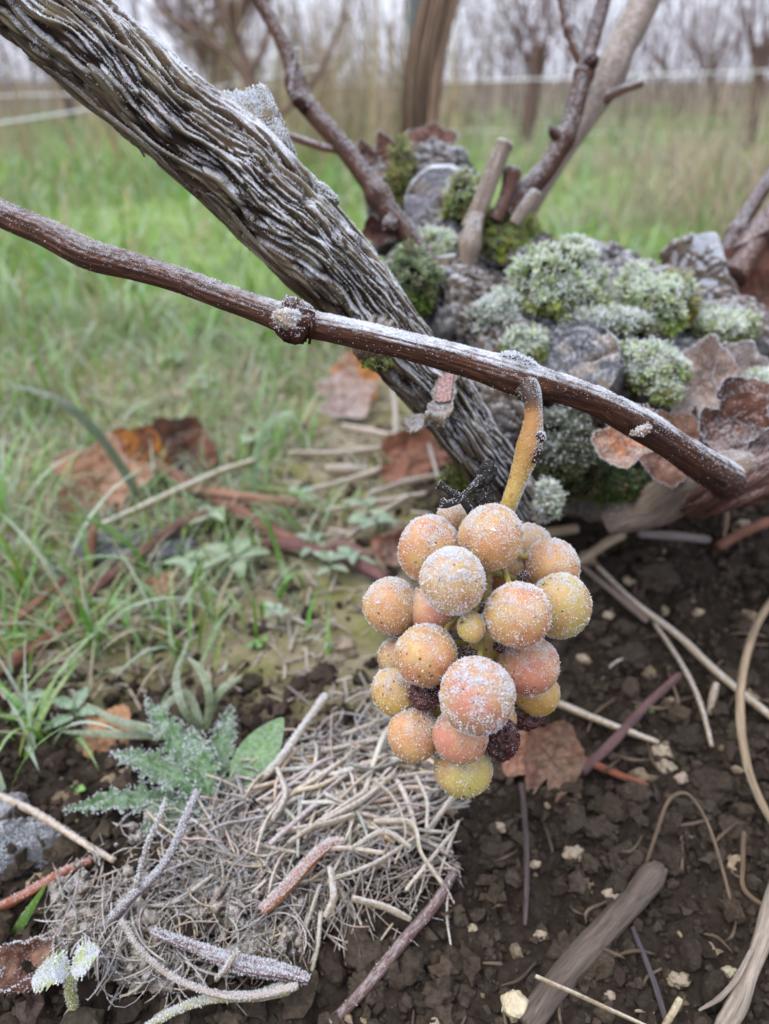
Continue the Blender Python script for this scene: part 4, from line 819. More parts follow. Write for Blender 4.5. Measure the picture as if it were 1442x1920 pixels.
# ------------------------------------------------------------------ sticks, stems and straw, one by one
def stick(name, label, cat, rows, col, mat=None, group=None, segs=14, n=50, frost=0, fs=.0005, rough=.16, seed=None, fup=(.0, .9), flat=1., ends=None):
    """rows (px, py, width_px, lift_mm): laid along the ground where the sight lines meet it"""
    seed = RNG.uniform(0, 50) if seed is None else seed; w = []
    if group == PR: col = np.array(col) * np.array([.92, 1.12, 1.15])
    for px, py, wd, lift in rows:
        p = G(px, py, lift * .001); w.append([*p, wd * .5 * depth_of(p) / FPX])
    s = spline(w, n); pa_, ra_ = s[:, :3], np.maximum(s[:, 3], 5e-5)
    def d(rest, s_, th):
        rm = ra_.max(); q = np.stack([np.cos(th)[None] * 2.2 + 0 * s_[:, None], np.sin(th)[None] * 2.2 + 0 * s_[:, None], s_[:, None] / rm * .35 + 0 * th], -1)
        q2 = np.stack([np.cos(th)[None] * 5 + 0 * s_[:, None], np.sin(th)[None] * 5 + 0 * s_[:, None], s_[:, None] / rm * .15 + 0 * th], -1); ta = 1 - .35 * np.exp(-(np.minimum(s_, s_[-1] - s_) / (rm * .5 + 1e-9)) ** 2)[:, None] * vnoise(q * 2.)
        return ra_[:, None] * (rough * 2 * (fbm(q + seed, 3) - .5) + rough * 1.2 * (vnoise(q2 + seed) - .5)) * ta - ra_[:, None] * (1 - ta)
    a = Acc(); col = np.array(col, float); mat = mat or ('frosty_stick' if frost else 'stick_bark')
    V, Q_, T_, R = tube(pa_, ra_, segs, d, flat=flat)
    c = col * (.7 + .6 * fbm(np.stack([R[:, 0] * 900, R[:, 1] * 900, R[:, 2] * 90], -1) + seed, 3))[:, None]
    a.add(V, Q_, c, R); a.f3.append(T_)
    o = ob(name, a, M[mat], label=label, cat=cat, group=group)
    if frost: frost_on(a, o, frost, fs, up_w(*fup))
    return o
PR = 'reddish vine prunings on the grassy ground'
RED, PUR, GRY, STR, BRN = (.22, .085, .055), (.13, .07, .07), (.24, .21, .21), (.40, .31, .20), (.16, .10, .07)
stick('stick', 'thick grey brown stick half buried in the bare soil', 'stick', [(985, 1925, 50, 1), (1040, 1850, 49, 2), (1120, 1760, 47, 2), (1190, 1685, 45, 3), (1222, 1645, 50, 4), (1240, 1626, 36, 5)], (.145, .115, .095), segs=36, n=90, rough=.10)
stick('stick', 'pale grey forked stick with frayed bark beside the stony soil', 'stick', [(1350, 1935, 30, 2), (1382, 1890, 36, 4), (1405, 1830, 28, 5), (1430, 1760, 32, 6), (1455, 1680, 36, 8), (1490, 1600, 36, 9)], (.34, .29, .24), segs=30, n=80, rough=.14)
stick('bark_shred', 'frayed strip of bark peeling from the pale grey stick', 'bark', [(1310, 1895, 5, 3), (1350, 1870, 9, 5), (1380, 1835, 10, 7), (1410, 1780, 8, 9)], (.36, .3, .25), segs=8, rough=.3)
stick('stick', 'orange brown twig stub powdered with frost on the straw', 'twig', [(490, 1708, 22, 12), (540, 1660, 24, 13), (585, 1610, 22, 15), (620, 1582, 20, 15), (645, 1578, 14, 15)], (.33, .125, .045), segs=28, frost=1500, fs=.0004, fup=(.2, 1.))
stick('twig', 'long thin frosted grey stem leaning over the matted roots', 'twig', [(150, 1765, 13, 3), (195, 1735, 15, 8), (250, 1680, 17, 15), (300, 1630, 15, 20), (330, 1580, 15, 24), (350, 1530, 15, 26), (372, 1482, 16, 28)], (.20, .165, .165), segs=16, frost=1600, fs=.0004)
stick('twig', 'thin side stem beside the long frosted grey stem', 'twig', [(255, 1665, 9, 18), (275, 1590, 10, 24), (300, 1530, 9, 27), (312, 1495, 6, 28)], (.26, .21, .17), frost=300)
stick('straw', 'single straw stalk sticking up from the straw heap', 'straw', [(470, 1480, 16, 8), (520, 1430, 15, 14), (570, 1360, 14, 20), (612, 1302, 15, 26)], (.42, .36, .28), 'straw', frost=500)
stick('straw', 'tan straw lying across dark soil toward the matted roots', 'straw', [(-20, 1485, 15, 4), (60, 1520, 14, 7), (140, 1570, 13, 7), (215, 1615, 12, 5)], (.40, .30, .19), 'straw', frost=150)
stick('twig', 'orange red twig lying beside the frosted dark stone', 'twig', [(-20, 1712, 20, 2), (50, 1675, 19, 4), (120, 1635, 18, 5), (172, 1612, 16, 5)], (.30, .10, .05), frost=80)
stick('twig', 'thick purplish stem crusted with frost lying on the soil', 'twig', [(285, 1745, 14, 13), (360, 1775, 20, 13), (440, 1805, 28, 13), (520, 1820, 30, 12), (580, 1838, 18, 11)], (.19, .12, .115), segs=32, n=70, rough=.42, frost=2000, fs=.0005, fup=(.2, 1.))
stick('twig', 'thin tan stem curving down to the purplish frosted stem', 'twig', [(228, 1725, 11, 14), (262, 1780, 11, 13), (320, 1830, 11, 12), (400, 1862, 13, 12), (480, 1868, 14, 12), (560, 1848, 14, 12)], (.38, .29, .21), frost=1100, fs=.0004)
stick('stem', 'yellow green stem coated in frost under the purplish stem', 'stem', [(270, 1930, 14, 4), (330, 1895, 15, 6), (400, 1872, 16, 7), (480, 1868, 18, 8), (540, 1852, 26, 9)], (.34, .31, .10), 'weed_leaf', frost=1500, fs=.0005)
stick('twig', 'pale short stem standing against the purplish frosted stem', 'twig', [(405, 1838, 8, 8), (425, 1815, 9, 14), (446, 1782, 9, 20)], (.40, .32, .22), frost=120)
stick('twig', 'reddish twig lying in the soil left of the grey brown stick', 'twig', [(612, 1930, 22, 2), (690, 1845, 22, 4), (760, 1760, 22, 5), (815, 1695, 20, 6), (860, 1620, 16, 6)], (.15, .085, .075), frost=60)
stick('straw', 'pale straw crossing the foot of the grey brown stick', 'straw', [(1004, 1830, 11, 13), (1090, 1868, 11, 10), (1150, 1896, 10, 6), (1215, 1925, 9, 5)], (.42, .33, .2), 'straw', flat=.6)
stick('straw', 'short cut straw standing beside the pale grey stick', 'straw', [(1245, 1925, 12, 2), (1262, 1898, 13, 6), (1276, 1872, 13, 9)], (.44, .36, .22), 'straw')
stick('straw', 'tiny straw bit lying right of the grey brown stick', 'straw', [(1190, 1892, 10, 2), (1226, 1898, 10, 2)], (.40, .31, .2), 'straw')
stick('twig', 'bright red brown twig pointing away from the bunch', 'twig', [(975, 1375, 15, 6), (1050, 1410, 16, 5), (1130, 1440, 15, 4), (1215, 1475, 13, 3)], (.25, .09, .055))
stick('straw', 'long straw lying behind the bunch on the soil', 'straw', [(1030, 1312, 14, 8), (1110, 1345, 13, 6), (1180, 1372, 12, 5), (1235, 1392, 9, 3)], (.40, .31, .2), 'straw')
stick('twig', 'dull purple twig lying across the red brown twig', 'twig', [(1090, 1448, 20, 4), (1150, 1390, 18, 5), (1210, 1325, 17, 5), (1275, 1265, 15, 4)], (.15, .09, .09))
stick('root', 'thin dark root hanging down the soil face', 'root', [(978, 1470, 12, 4), (986, 1560, 10, 5), (988, 1650, 11, 4), (984, 1735, 9, 2)], (.10, .075, .075))
stick('root', 'dark thin root right of the grey brown stick', 'root', [(1186, 1738, 9, 3), (1215, 1810, 10, 4), (1236, 1870, 11, 3), (1252, 1925, 11, 2)], (.10, .085, .095))
stick('root', 'arched hair thin root standing out of the soil', 'root', [(1205, 1640, 7, 0), (1228, 1570, 7, 14), (1255, 1500, 7, 26), (1290, 1490, 7, 28), (1325, 1540, 6, 20), (1352, 1620, 6, 10), (1375, 1710, 5, 2)], (.20, .145, .10))
stick('root', 'kinked thin root below the long bent stem', 'root', [(1395, 1560, 8, 6), (1393, 1620, 8, 6), (1396, 1668, 8, 4), (1440, 1705, 8, 3)], (.22, .15, .10))
stick('stem', 'long bent tan stem arching at the right of the soil', 'stem', [(1470, 1100, 13, 18), (1425, 1160, 14, 22), (1395, 1250, 15, 22), (1388, 1340, 16, 18), (1400, 1430, 15, 12), (1425, 1500, 14, 8), (1470, 1580, 12, 5)], (.32, .25, .17))
stick('straw', 'long straw running down the soil bank from the stump', 'straw', [(1120, 1062, 10, 5), (1190, 1130, 12, 7), (1270, 1190, 13, 9), (1350, 1265, 14, 9), (1460, 1355, 14, 8)], (.36, .28, .18), 'straw')
stick('straw', 'thin straw branching off the long straw', 'straw', [(1225, 1165, 8, 5), (1275, 1240, 9, 5), (1310, 1310, 10, 5), (1335, 1400, 8, 3)], (.34, .26, .17), 'straw')
stick('twig', 'tan twig leaning on the soil below the stump', 'twig', [(1075, 1062, 18, 4), (1120, 1030, 18, 8), (1170, 998, 20, 12)], (.36, .28, .19))
stick('twig', 'grey twig lying along the foot of the stump', 'twig', [(1195, 1000, 16, 5), (1260, 1004, 18, 6), (1330, 1012, 15, 4)], (.26, .22, .21))
stick('twig', 'tan twig end peeping out behind the grapes', 'twig', [(965, 1005, 16, 5), (1020, 1000, 18, 7), (1085, 990, 20, 8)], (.34, .26, .17))
stick('twig', 'red twig end under the stump root', 'twig', [(1345, 1025, 20, 4), (1400, 995, 20, 6), (1450, 975, 18, 8)], (.24, .11, .075))
stick('root', 'curly dry root dangling from the stump root', 'root', [(1362, 890, 14, 42), (1354, 930, 12, 34), (1362, 965, 10, 26), (1358, 1005, 7, 18)], (.26, .19, .13))
stick('twig', 'dark bare twig behind the right edge of the bunch', 'twig', [(1090, 1060, 9, 8), (1150, 1110, 12, 8), (1215, 1165, 13, 8)], (.2, .15, .13))
stick('straw', 'short curled straw beside the right grapes', 'straw', [(1125, 1280, 5, 3), (1150, 1245, 6, 6), (1185, 1235, 6, 7), (1220, 1262, 4, 3)], (.22, .17, .12), 'straw')
stick('straw', 'stubby straw standing by the bent tan stem', 'straw', [(1330, 1340, 14, 1), (1338, 1305, 14, 6), (1344, 1280, 12, 9)], (.34, .27, .19), 'straw')
# reddish prunings on the grassy side
PR = 'reddish vine prunings on the grassy ground'
stick('twig', 'long red pruned shoot running from the tan leaf toward the bunch', 'twig', [(285, 868, 26, 10), (360, 915, 26, 8), (440, 955, 26, 7), (520, 1000, 26, 6), (575, 1025, 22, 4)], (.25, .105, .08), group=PR)
stick('twig', 'pinkish straight pruned shoot lying over the long red shoot', 'twig', [(340, 912, 20, 12), (430, 928, 20, 12), (560, 945, 18, 9)], (.36, .17, .12), group=PR)
stick('twig', 'purple red pruned shoot ending behind the left grapes', 'twig', [(500, 1015, 24, 5), (580, 1030, 26, 6), (650, 1048, 26, 6), (725, 1085, 24, 5)], (.20, .085, .08), group=PR)
stick('twig', 'short side shoot crossing the purple red shoot', 'twig', [(595, 1040, 18, 8), (640, 1022, 18, 10), (700, 1045, 14, 6)], (.24, .11, .10), group=PR)
stick('twig', 'dark red shoot passing in front of the tan leaf', 'twig', [(105, 1175, 24, 4), (170, 1110, 24, 6), (250, 1050, 24, 8), (320, 995, 22, 10), (390, 962, 20, 10)], (.19, .085, .07), group=PR)
stick('twig', 'rusty red shoot entering from the grass', 'twig', [(-20, 1275, 28, 2), (50, 1225, 26, 4), (110, 1185, 24, 4), (135, 1165, 22, 4)], (.24, .09, .06), group=PR)
stick('twig', 'short upright rusty stem over the dark slate', 'twig', [(165, 1078, 16, 2), (170, 1030, 17, 10), (178, 985, 16, 18)], (.30, .12, .075), group=PR)
stick('twig', 'thin rusty stem in the grass behind the rusty shoot', 'twig', [(10, 1180, 16, 4), (70, 1130, 16, 6), (120, 1085, 14, 6)], (.28, .12, .08), group=PR)
stick('stem', 'tan grass stalk slanting over the red shoots', 'stem', [(190, 985, 12, 14), (300, 935, 14, 18), (400, 890, 14, 20), (480, 862, 12, 22)], (.34, .30, .17), 'straw')
# pale dead grass lying behind the bunch
for k, rows in enumerate([[(560, 925, 13, 6), (640, 905, 15, 9), (720, 880, 16, 9), (790, 850, 13, 6)], [(600, 960, 11, 4), (690, 945, 12, 6), (800, 925, 10, 4)], [(640, 800, 14, 6), (720, 815, 15, 10), (800, 835, 13, 7)], [(735, 720, 13, 14), (742, 790, 15, 12), (735, 860, 14, 7)], [(540, 850, 12, 4), (640, 850, 13, 7), (740, 838, 12, 6)],
                          [(610, 880, 20, 6), (650, 882, 24, 7), (690, 884, 20, 6)], [(690, 930, 12, 4), (760, 905, 14, 6), (830, 890, 12, 5)], [(650, 1010, 12, 4), (720, 960, 14, 7), (770, 930, 12, 6)], [(780, 760, 10, 20), (800, 820, 11, 14), (822, 900, 10, 8)]]):
    stick('straw', 'pale dry grass stem lying behind the hanging bunch', 'straw', rows, np.array([.40, .33, .25]) * RNG.uniform(.85, 1.2), 'straw', 'pale dry grass stems behind the bunch', n=30, flat=.6, frost=120, fs=.0006)
# dark slate and frosted dark stone
def flat_stone(label, px, py, rx, ry, rz, col, seed, frost=0, tilt=(0, 0, 0), mat='stone', name='stone'):
    p = G(px, py); s_ = depth_of(p) / FPX; TV, TF = ICO[4]; V = TV * (1 + .5 * (fbm(TV * 1.6 + seed, 3) - .5))[:, None]; V[:, 2] = np.clip(V[:, 2], -.75, .75); V = V * np.array([rx, ry, rz]) * s_; V = V @ np.array(Matrix.Rotation(tilt[0], 3, 'X') @ Matrix.Rotation(tilt[1], 3, 'Y') @ Matrix.Rotation(tilt[2], 3, 'Z')).T
    a = Acc(); a.add(V + p + np.array([0, 0, rz * s_ * .4]), TF, col); o = ob(name, a, M[mat], label=label, cat='stone')
    if frost: frost_on(a, o, frost, .0005, up_w(.0, .9, .42, 200))
flat_stone('flat dark slate stone under the tan leaf and red shoots', 250, 1035, 120, 60, 26, (.045, .045, .055), 3, 0)
flat_stone('dark stone coated with grey frost beside the orange red twig', 40, 1600, 105, 60, 34, (.03, .03, .034), 5, 2600, (0, .25, .3))
flat_stone('small dark stone at the grass edge by the dark soil', 25, 1525, 30, 30, 30, (.12, .11, .13), 8, 700)
# ------------------------------------------------------------------ straw heap
def straw_run(n, region, length, width, col, lift, ang, bend=.25, acc=None, segs=5, npt=7, curl=0.):
    a = acc or Acc(); k = 0
    while k < n:
        px, py = region(); p = G(px, py); L = RNG.uniform(*length); th = ang(px, py) + RNG.normal() * .5; s = np.linspace(-.5, .5, npt) * L
        kk = RNG.normal() * bend / L + (RNG.choice([-1, 1]) * curl / L if curl else 0); dx = np.cos(th + kk * s); dy = np.sin(th + kk * s); x = p[0] + np.cumsum(dx) * L / npt - .5 * L * dx.mean(); y = p[1] + np.cumsum(dy) * L / npt - .5 * L * dy.mean()
        lf = RNG.uniform(*lift); z = macro(x, y) + lf + RNG.normal() * .12 * s + .003 * (vnoise(np.stack([s * 120, 0 * s + k, 0 * s], -1)) - .5); w = RNG.uniform(*width) * np.ones(npt); w[-1] *= .6; w[0] *= .8
        c = np.array(col) * RNG.uniform(.4, 1.35) * (1 + .05 * RNG.normal(size=3)) * (np.array([1.05, .92, .72]) if RNG.random() < .35 else 1.); add_tube(a, np.stack([x, y, z], -1), w, segs, c, flat=RNG.uniform(.4, 1.)); k += 1
    return a
def poly_region(pts):
    pts = np.array(pts, float); lo, hi = pts.min(0), pts.max(0)
    def f():
        while True:
            q = lo + (hi - lo) * RNG.random(2); ins = False; j = len(pts) - 1
            for i_ in range(len(pts)):
                if (pts[i_, 1] > q[1]) != (pts[j, 1] > q[1]) and q[0] < (pts[j, 0] - pts[i_, 0]) * (q[1] - pts[i_, 1]) / (pts[j, 1] - pts[i_, 1]) + pts[i_, 0]: ins = not ins
                j = i_
            if ins: return q
    return f
def ragged(reg, sc_=9., lo=.38, hi=.6, seed=0):
    def f():
        for _ in range(60):
            q = reg()
            if RNG.random() < .06 + float(sstep(lo, hi, fbm(np.array([[q[0] / 1000 * sc_, q[1] / 1000 * sc_, seed]]), 3)[0])): return q
        return q
    return f
heap = ragged(poly_region([(400, 1540), (500, 1450), (600, 1395), (690, 1325), (740, 1335), (800, 1400), (840, 1450), (850, 1510), (800, 1590), (740, 1640), (660, 1660), (600, 1660), (520, 1680), (420, 1640), (340, 1600)]), 9., .30, .52, 3)
a = straw_run(820, heap, (.009, .034), (.00016, .0006), (.40, .355, .315), (.001, .010), lambda x, y: (.8 + RNG.normal() * .25) if RNG.random() < .45 else RNG.uniform(0, 3.1), 1.1, None, 5, 9)
crest = poly_region([(520, 1500), (640, 1440), (720, 1460), (780, 1520), (760, 1600), (660, 1620), (560, 1600)]); straw_run(170, crest, (.012, .040), (.0003, .0010), (.50, .44, .37), (.005, .013), lambda x, y: .7 + RNG.normal() * .5, .7, a, 6, 9)
droop = ragged(poly_region([(560, 1640), (700, 1640), (800, 1640), (830, 1560), (860, 1600), (820, 1700), (740, 1750), (640, 1780), (560, 1770)]), 11., .36, .58, 6)
straw_run(130, droop, (.008, .028), (.00012, .0004), (.36, .295, .23), (.001, .008), lambda x, y: RNG.normal(1.4, .6), .9, a)
straw_o = ob('straw_mat', a.mesh('straw_mat'), M['straw'], label='matted frosted straw heap on the soil below the bunch', cat='straw', kind='stuff')
frost_on(a, straw_o, 26000, .00034, up_w(.0, .95, .45, 90))
roots = ragged(poly_region([(110, 1690), (200, 1600), (300, 1540), (440, 1540), (540, 1620), (580, 1710), (560, 1800), (440, 1860), (260, 1860), (120, 1790)]), 10., .30, .52, 9)
a = straw_run(880, roots, (.005, .022), (.00010, .00038), (.36, .32, .285), (.001, .010), lambda x, y: RNG.uniform(0, 6.28), 1.2, None, 4, 8, 1.0)
for s_ in range(5):
    q_ = np.array([G(*roots()) for _ in range(170)]); q_[:, 2] += RNG.uniform(0, .008, 170); TV, TF = lump(1, 60 + s_, 1.2, 2.4); inst(a, TV, TF, q_, RNG.uniform(.0005, .0020, (170, 1)) * RNG.uniform(.6, 1.3, (170, 3)), None, np.array([.20, .165, .13]) * RNG.uniform(.6, 1.3, (170, 1)))
rt_o = ob('root_mat', a.mesh('root_mat'), M['litter'], label='curly frosted fibrous root mat left of the straw', cat='roots', kind='stuff'); frost_on(a, rt_o, 22000, .0004, up_w(-.1, .9, .42, 140))
# the straws one can pick out
SG = 'single straws on the straw heap'
for rows in [[(500, 1520, 20, 16), (600, 1455, 20, 18), (640, 1428, 18, 18)], [(590, 1550, 22, 19), (680, 1500, 22, 20), (742, 1448, 18, 21)], [(520, 1560, 24, 17), (600, 1548, 26, 19), (665, 1528, 22, 20)], [(510, 1540, 20, 18), (535, 1490, 24, 20), (520, 1440, 20, 20)], [(700, 1540, 18, 20), (770, 1545, 26, 21), (790, 1600, 18, 20), (830, 1660, 14, 16)],
             [(610, 1720, 26, 16), (625, 1680, 28, 19), (618, 1625, 26, 21)], [(660, 1685, 26, 17), (720, 1700, 26, 16), (770, 1725, 22, 13)], [(560, 1420, 16, 12), (640, 1402, 18, 14), (710, 1385, 16, 15)], [(540, 1580, 16, 18), (600, 1540, 18, 20), (690, 1480, 16, 21)], [(560, 1790, 14, 4), (580, 1720, 18, 10), (600, 1660, 16, 15)],
             [(585, 1820, 14, 3), (596, 1770, 16, 8), (602, 1710, 16, 12)], [(800, 1560, 24, 12), (850, 1495, 26, 13), (880, 1470, 22, 12)], [(700, 1460, 12, 22), (740, 1500, 12, 23), (760, 1560, 12, 21), (740, 1620, 10, 18)], [(780, 1455, 13, 18), (800, 1500, 13, 19), (800, 1555, 12, 18)], [(620, 1650, 14, 20), (700, 1620, 16, 21), (780, 1570, 14, 20)],
             [(480, 1600, 14, 16), (500, 1540, 16, 18), (545, 1480, 14, 19)], [(640, 1380, 18, 12), (690, 1362, 22, 13), (730, 1345, 18, 12)], [(820, 1650, 12, 8), (840, 1590, 13, 12), (860, 1540, 12, 12)], [(850, 1800, 9, 2), (838, 1720, 10, 5), (842, 1650, 10, 10)], [(430, 1560, 12, 10), (490, 1585, 14, 13), (560, 1600, 13, 16)],
             [(660, 1590, 16, 22), (720, 1560, 18, 23), (770, 1590, 16, 20)], [(590, 1600, 14, 20), (640, 1590, 16, 21), (720, 1600, 15, 21)], [(760, 1670, 12, 12), (800, 1620, 14, 15), (850, 1560, 12, 13)], [(420, 1760, 12, 4), (450, 1700, 13, 9), (500, 1650, 12, 14)], [(270, 1700, 10, 12), (330, 1690, 12, 14), (400, 1640, 10, 16)]]:
    stick('straw', 'frost coated dry straw lying on the straw heap', 'straw', [(x_, y_, w_ * .70, l_ * .72) for x_, y_, w_, l_ in rows], np.array([.52, .43, .31]) * RNG.uniform(.75, 1.1), 'straw', SG, n=26, segs=16, frost=150, fs=.00034, flat=RNG.uniform(.35, .7), rough=.36, fup=(.1, 1.))
for k in range(40):
    px, py = poly_region([(880, 1330), (1442, 1080), (1442, 1920), (620, 1920), (700, 1780), (880, 1600)])(); L = RNG.uniform(20, 90); th = RNG.uniform(0, 3.1)
    stick('root', 'fine dry rootlet lying in the loose soil', 'root', [(px, py, RNG.uniform(3., 5.5), 2), (px + L * .5 * math.cos(th) + RNG.normal() * 8, py + L * .5 * math.sin(th) + RNG.normal() * 8, 6, RNG.uniform(2, 8)), (px + L * math.cos(th), py + L * math.sin(th), 3, 2)], np.array([.15, .108, .075]) * RNG.uniform(.6, 1.4), 'stick_bark', 'fine rootlets in the soil', n=14, segs=6)

# ------------------------------------------------------------------ weeds and grass
def blades(acc, base, az, L, W, col, lean=.35, droop=.9, npt=6):
    """tapered bending grass blades, all in one go"""
    n = len(base); t = np.linspace(0, 1, npt)[None]; lean = np.broadcast_to(lean, (n,))[:, None]; droop = np.broadcast_to(droop, (n,))[:, None]; L = np.broadcast_to(L, (n,))[:, None]; W = np.broadcast_to(W, (n,))[:, None]
    ang = lean + droop * t ** 1.5; ds = L / (npt - 1); hx = np.cumsum(np.sin(ang) * ds, 1) - np.sin(ang[:, :1]) * ds; hz = np.cumsum(np.cos(ang) * ds, 1) - np.cos(ang[:, :1]) * ds
    d = np.stack([np.cos(az), np.sin(az), 0 * az], -1)[:, None]; s = np.stack([-np.sin(az), np.cos(az), 0 * az], -1)[:, None]
    c = base[:, None] + d * hx[..., None] + np.array([0, 0, 1.]) * hz[..., None]; w = (W * (1 - t ** 2.2) * (.5 + .5 * np.minimum(t * 5, 1)) + 1e-5)[..., None]
    k = np.array([0, 0, 1.]) * w * .35
    V = np.stack([c - s * w + k, c, c + s * w + k], 2).reshape(-1, 3); i = (np.arange(n) * npt * 3)[:, None, None] + (np.arange(npt - 1) * 3)[None, :, None] + np.arange(2)[None, None]
    F = np.stack([i, i + 1, i + 4, i + 3], -1).reshape(-1, 4); acc.add(V, F, np.repeat(col, npt * 3, 0)); return acc
def green_cols(n, frosty=.3, dry=.1):
    c = np.array([.16, .30, .05]) * RNG.uniform(.7, 1.35, (n, 1)) * (1 + .12 * RNG.normal(size=(n, 3))); f = (RNG.random(n) < frosty)[:, None] * RNG.uniform(.3, .8, (n, 1)); c = c * (1 - f) + np.array([.50, .58, .50]) * f
    d = RNG.random(n) < dry; c[d] = np.array([.40, .33, .19]) * RNG.uniform(.7, 1.2, (d.sum(), 1)); return np.clip(c, .01, .8)
def tuft(label, px, py, n, L, W, spread=.006, group=None, frosty=.25, dry=.12, lean=(.05, .7), droop=(.3, 1.5), az=None):
    p = G(px, py); r = thing('grass_tuft', p, label, 'grass', group)
    cols = green_cols(n, frosty, dry)
    for k in range(n):
        b = p + np.array([RNG.normal() * spread, RNG.normal() * spread, -.001]); a = Acc(); blades(a, b[None], np.array([RNG.uniform(0, 6.28) if az is None else RNG.normal(*az)]), RNG.uniform(*L), RNG.uniform(*W), cols[k:k+1], RNG.uniform(*lean), RNG.uniform(*droop), 10); ob('blade', a, M['grass'], r)
TG = 'green grass tufts on the mossy ground'
TL = {(150, 1230): 'grass tuft growing over the rusty red shoot', (180, 860): 'grass tuft growing behind the large tan dead leaf', (540, 830): 'grass tuft at the foot of the broad pale green blade', (590, 1000): 'sparse grass tuft growing over the purple red shoot',
      (700, 900): 'sparse grass tuft among the pale dry stems under the thick arm', (90, 1380): 'grass tuft beside the small orange leaf scrap', (610, 1180): 'sparse grass tuft on bare earth just left of the bunch'}
for k, (px, py, n, l) in enumerate([(60, 1120, 14, .075), (150, 1230, 10, .06), (20, 980, 12, .08), (120, 760, 12, .08), (230, 640, 12, .09), (300, 700, 8, .07), (60, 620, 14, .10), (440, 1170, 5, .045), (320, 1210, 6, .05), (610, 1180, 4, .03), (350, 800, 6, .06), (540, 830, 7, .055), (470, 690, 8, .07), (180, 860, 7, .07),
                                    (90, 1380, 9, .05), (30, 1440, 7, .045), (400, 640, 10, .09), (560, 700, 7, .07), (590, 1000, 4, .05), (250, 540, 12, .10), (640, 960, 4, .04), (30, 780, 10, .08), (150, 560, 12, .10), (480, 560, 10, .09), (700, 900, 4, .035), (500, 1130, 4, .04)]):
    tuft(TL.get((px, py), 'small tuft of green grass blades growing in mossy ground'), px, py, int(n * 1.5), (l * .5, l * 1.1), (.0006, .0015), .008, TG)
def single_blade(label, pts, w, col, frost=0):
    s = spline(pts, 24); a = Acc(); T = nrm(np.gradient(s, axis=0)); wd = nrm(np.cross(T, np.array([0, -.7, .7]))); t = np.linspace(0, 1, 24); ww = (w * np.minimum(1, 3.2 * (1 - t)) ** .7 * np.minimum(1, .5 + 3 * t) + 5e-5)[:, None]; nn = np.cross(T, wd)
    V = np.stack([s - wd * ww + nn * ww * .3, s, s + wd * ww + nn * ww * .3], 1).reshape(-1, 3); i = (np.arange(23) * 3)[:, None] + np.arange(2); F = np.stack([i, i + 1, i + 4, i + 3], -1).reshape(-1, 4); a.add(V, F, col); o = ob('blade', a, M['grass'], thing('grass_shoot', s[0], label, 'grass'))
    if frost: frost_on(a, o, frost, .0004, None)
single_blade('single bright green grass blade beside the frost edged leaf', [P(-60, 1890, .205), P(-8, 1808, .200), P(40, 1730, .195), P(88, 1656, .190)], .0013, (.13, .26, .05), 60)
single_blade('long dark green grass blade bending over the tan leaf', [G(270, 955), P(235, 890, .38), P(180, 810, .36), P(110, 750, .35), P(0, 715, .35)], .0022, (.16, .2, .13), 80)
single_blade('broad pale green blade bending right of the red shoots', [G(475, 940), P(480, 860, .40), P(500, 800, .39), P(540, 776, .385), P(560, 790, .385)], .0024, (.25, .36, .2), 60)
single_blade('green grass blade crossing the red shoots upright', [G(560, 1140), P(530, 1060, .34), P(500, 980, .335), P(470, 950, .335)], .0012, (.14, .26, .05))
single_blade('green blade slanting past the dark slate', [G(290, 1100), P(250, 1030, .33), P(200, 990, .325), P(140, 965, .32)], .0012, (.12, .24, .05))
# grass plant with pale frosted blades near the rosette
gp = thing('grass_plant', G(385, 1375), 'grass plant with pale flat frosted blades beside the toothed weed', 'grass')
for pts in ([(385, 1375, 0), (300, 1368, 10), (215, 1350, 14), (160, 1318, 16)], [(385, 1378, 0), (300, 1378, 6), (210, 1376, 8), (110, 1372, 8)], [(380, 1372, 0), (345, 1330, 12), (330, 1270, 20), (355, 1195, 30)], [(385, 1372, 0), (392, 1310, 14), (378, 1260, 22), (350, 1230, 26)], [(380, 1370, 0), (410, 1300, 14), (455, 1265, 18)], [(380, 1372, 0), (350, 1300, 10), (300, 1330, 12), (280, 1350, 8)]):
    s = spline([G(x, y, l * .001) for x, y, l in pts], 20); a = Acc(); T = nrm(np.gradient(s, axis=0)); wd = nrm(np.cross(T, np.array([0, -.6, .8]))); t = np.linspace(0, 1, 20); ww = (.0014 * np.minimum(1, 3 * (1 - t)) ** .6 + 4e-5)[:, None]; nn = np.cross(T, wd)
    V = np.stack([s - wd * ww + nn * ww * .3, s, s + wd * ww + nn * ww * .3], 1).reshape(-1, 3); i = (np.arange(19) * 3)[:, None] + np.arange(2); a.add(V, np.stack([i, i + 1, i + 4, i + 3], -1).reshape(-1, 4), np.array([.26, .33, .17]) * RNG.uniform(.8, 1.2)); o = ob('blade', a, M['grass'], gp); frost_on(a, o, 160, .0004, None)
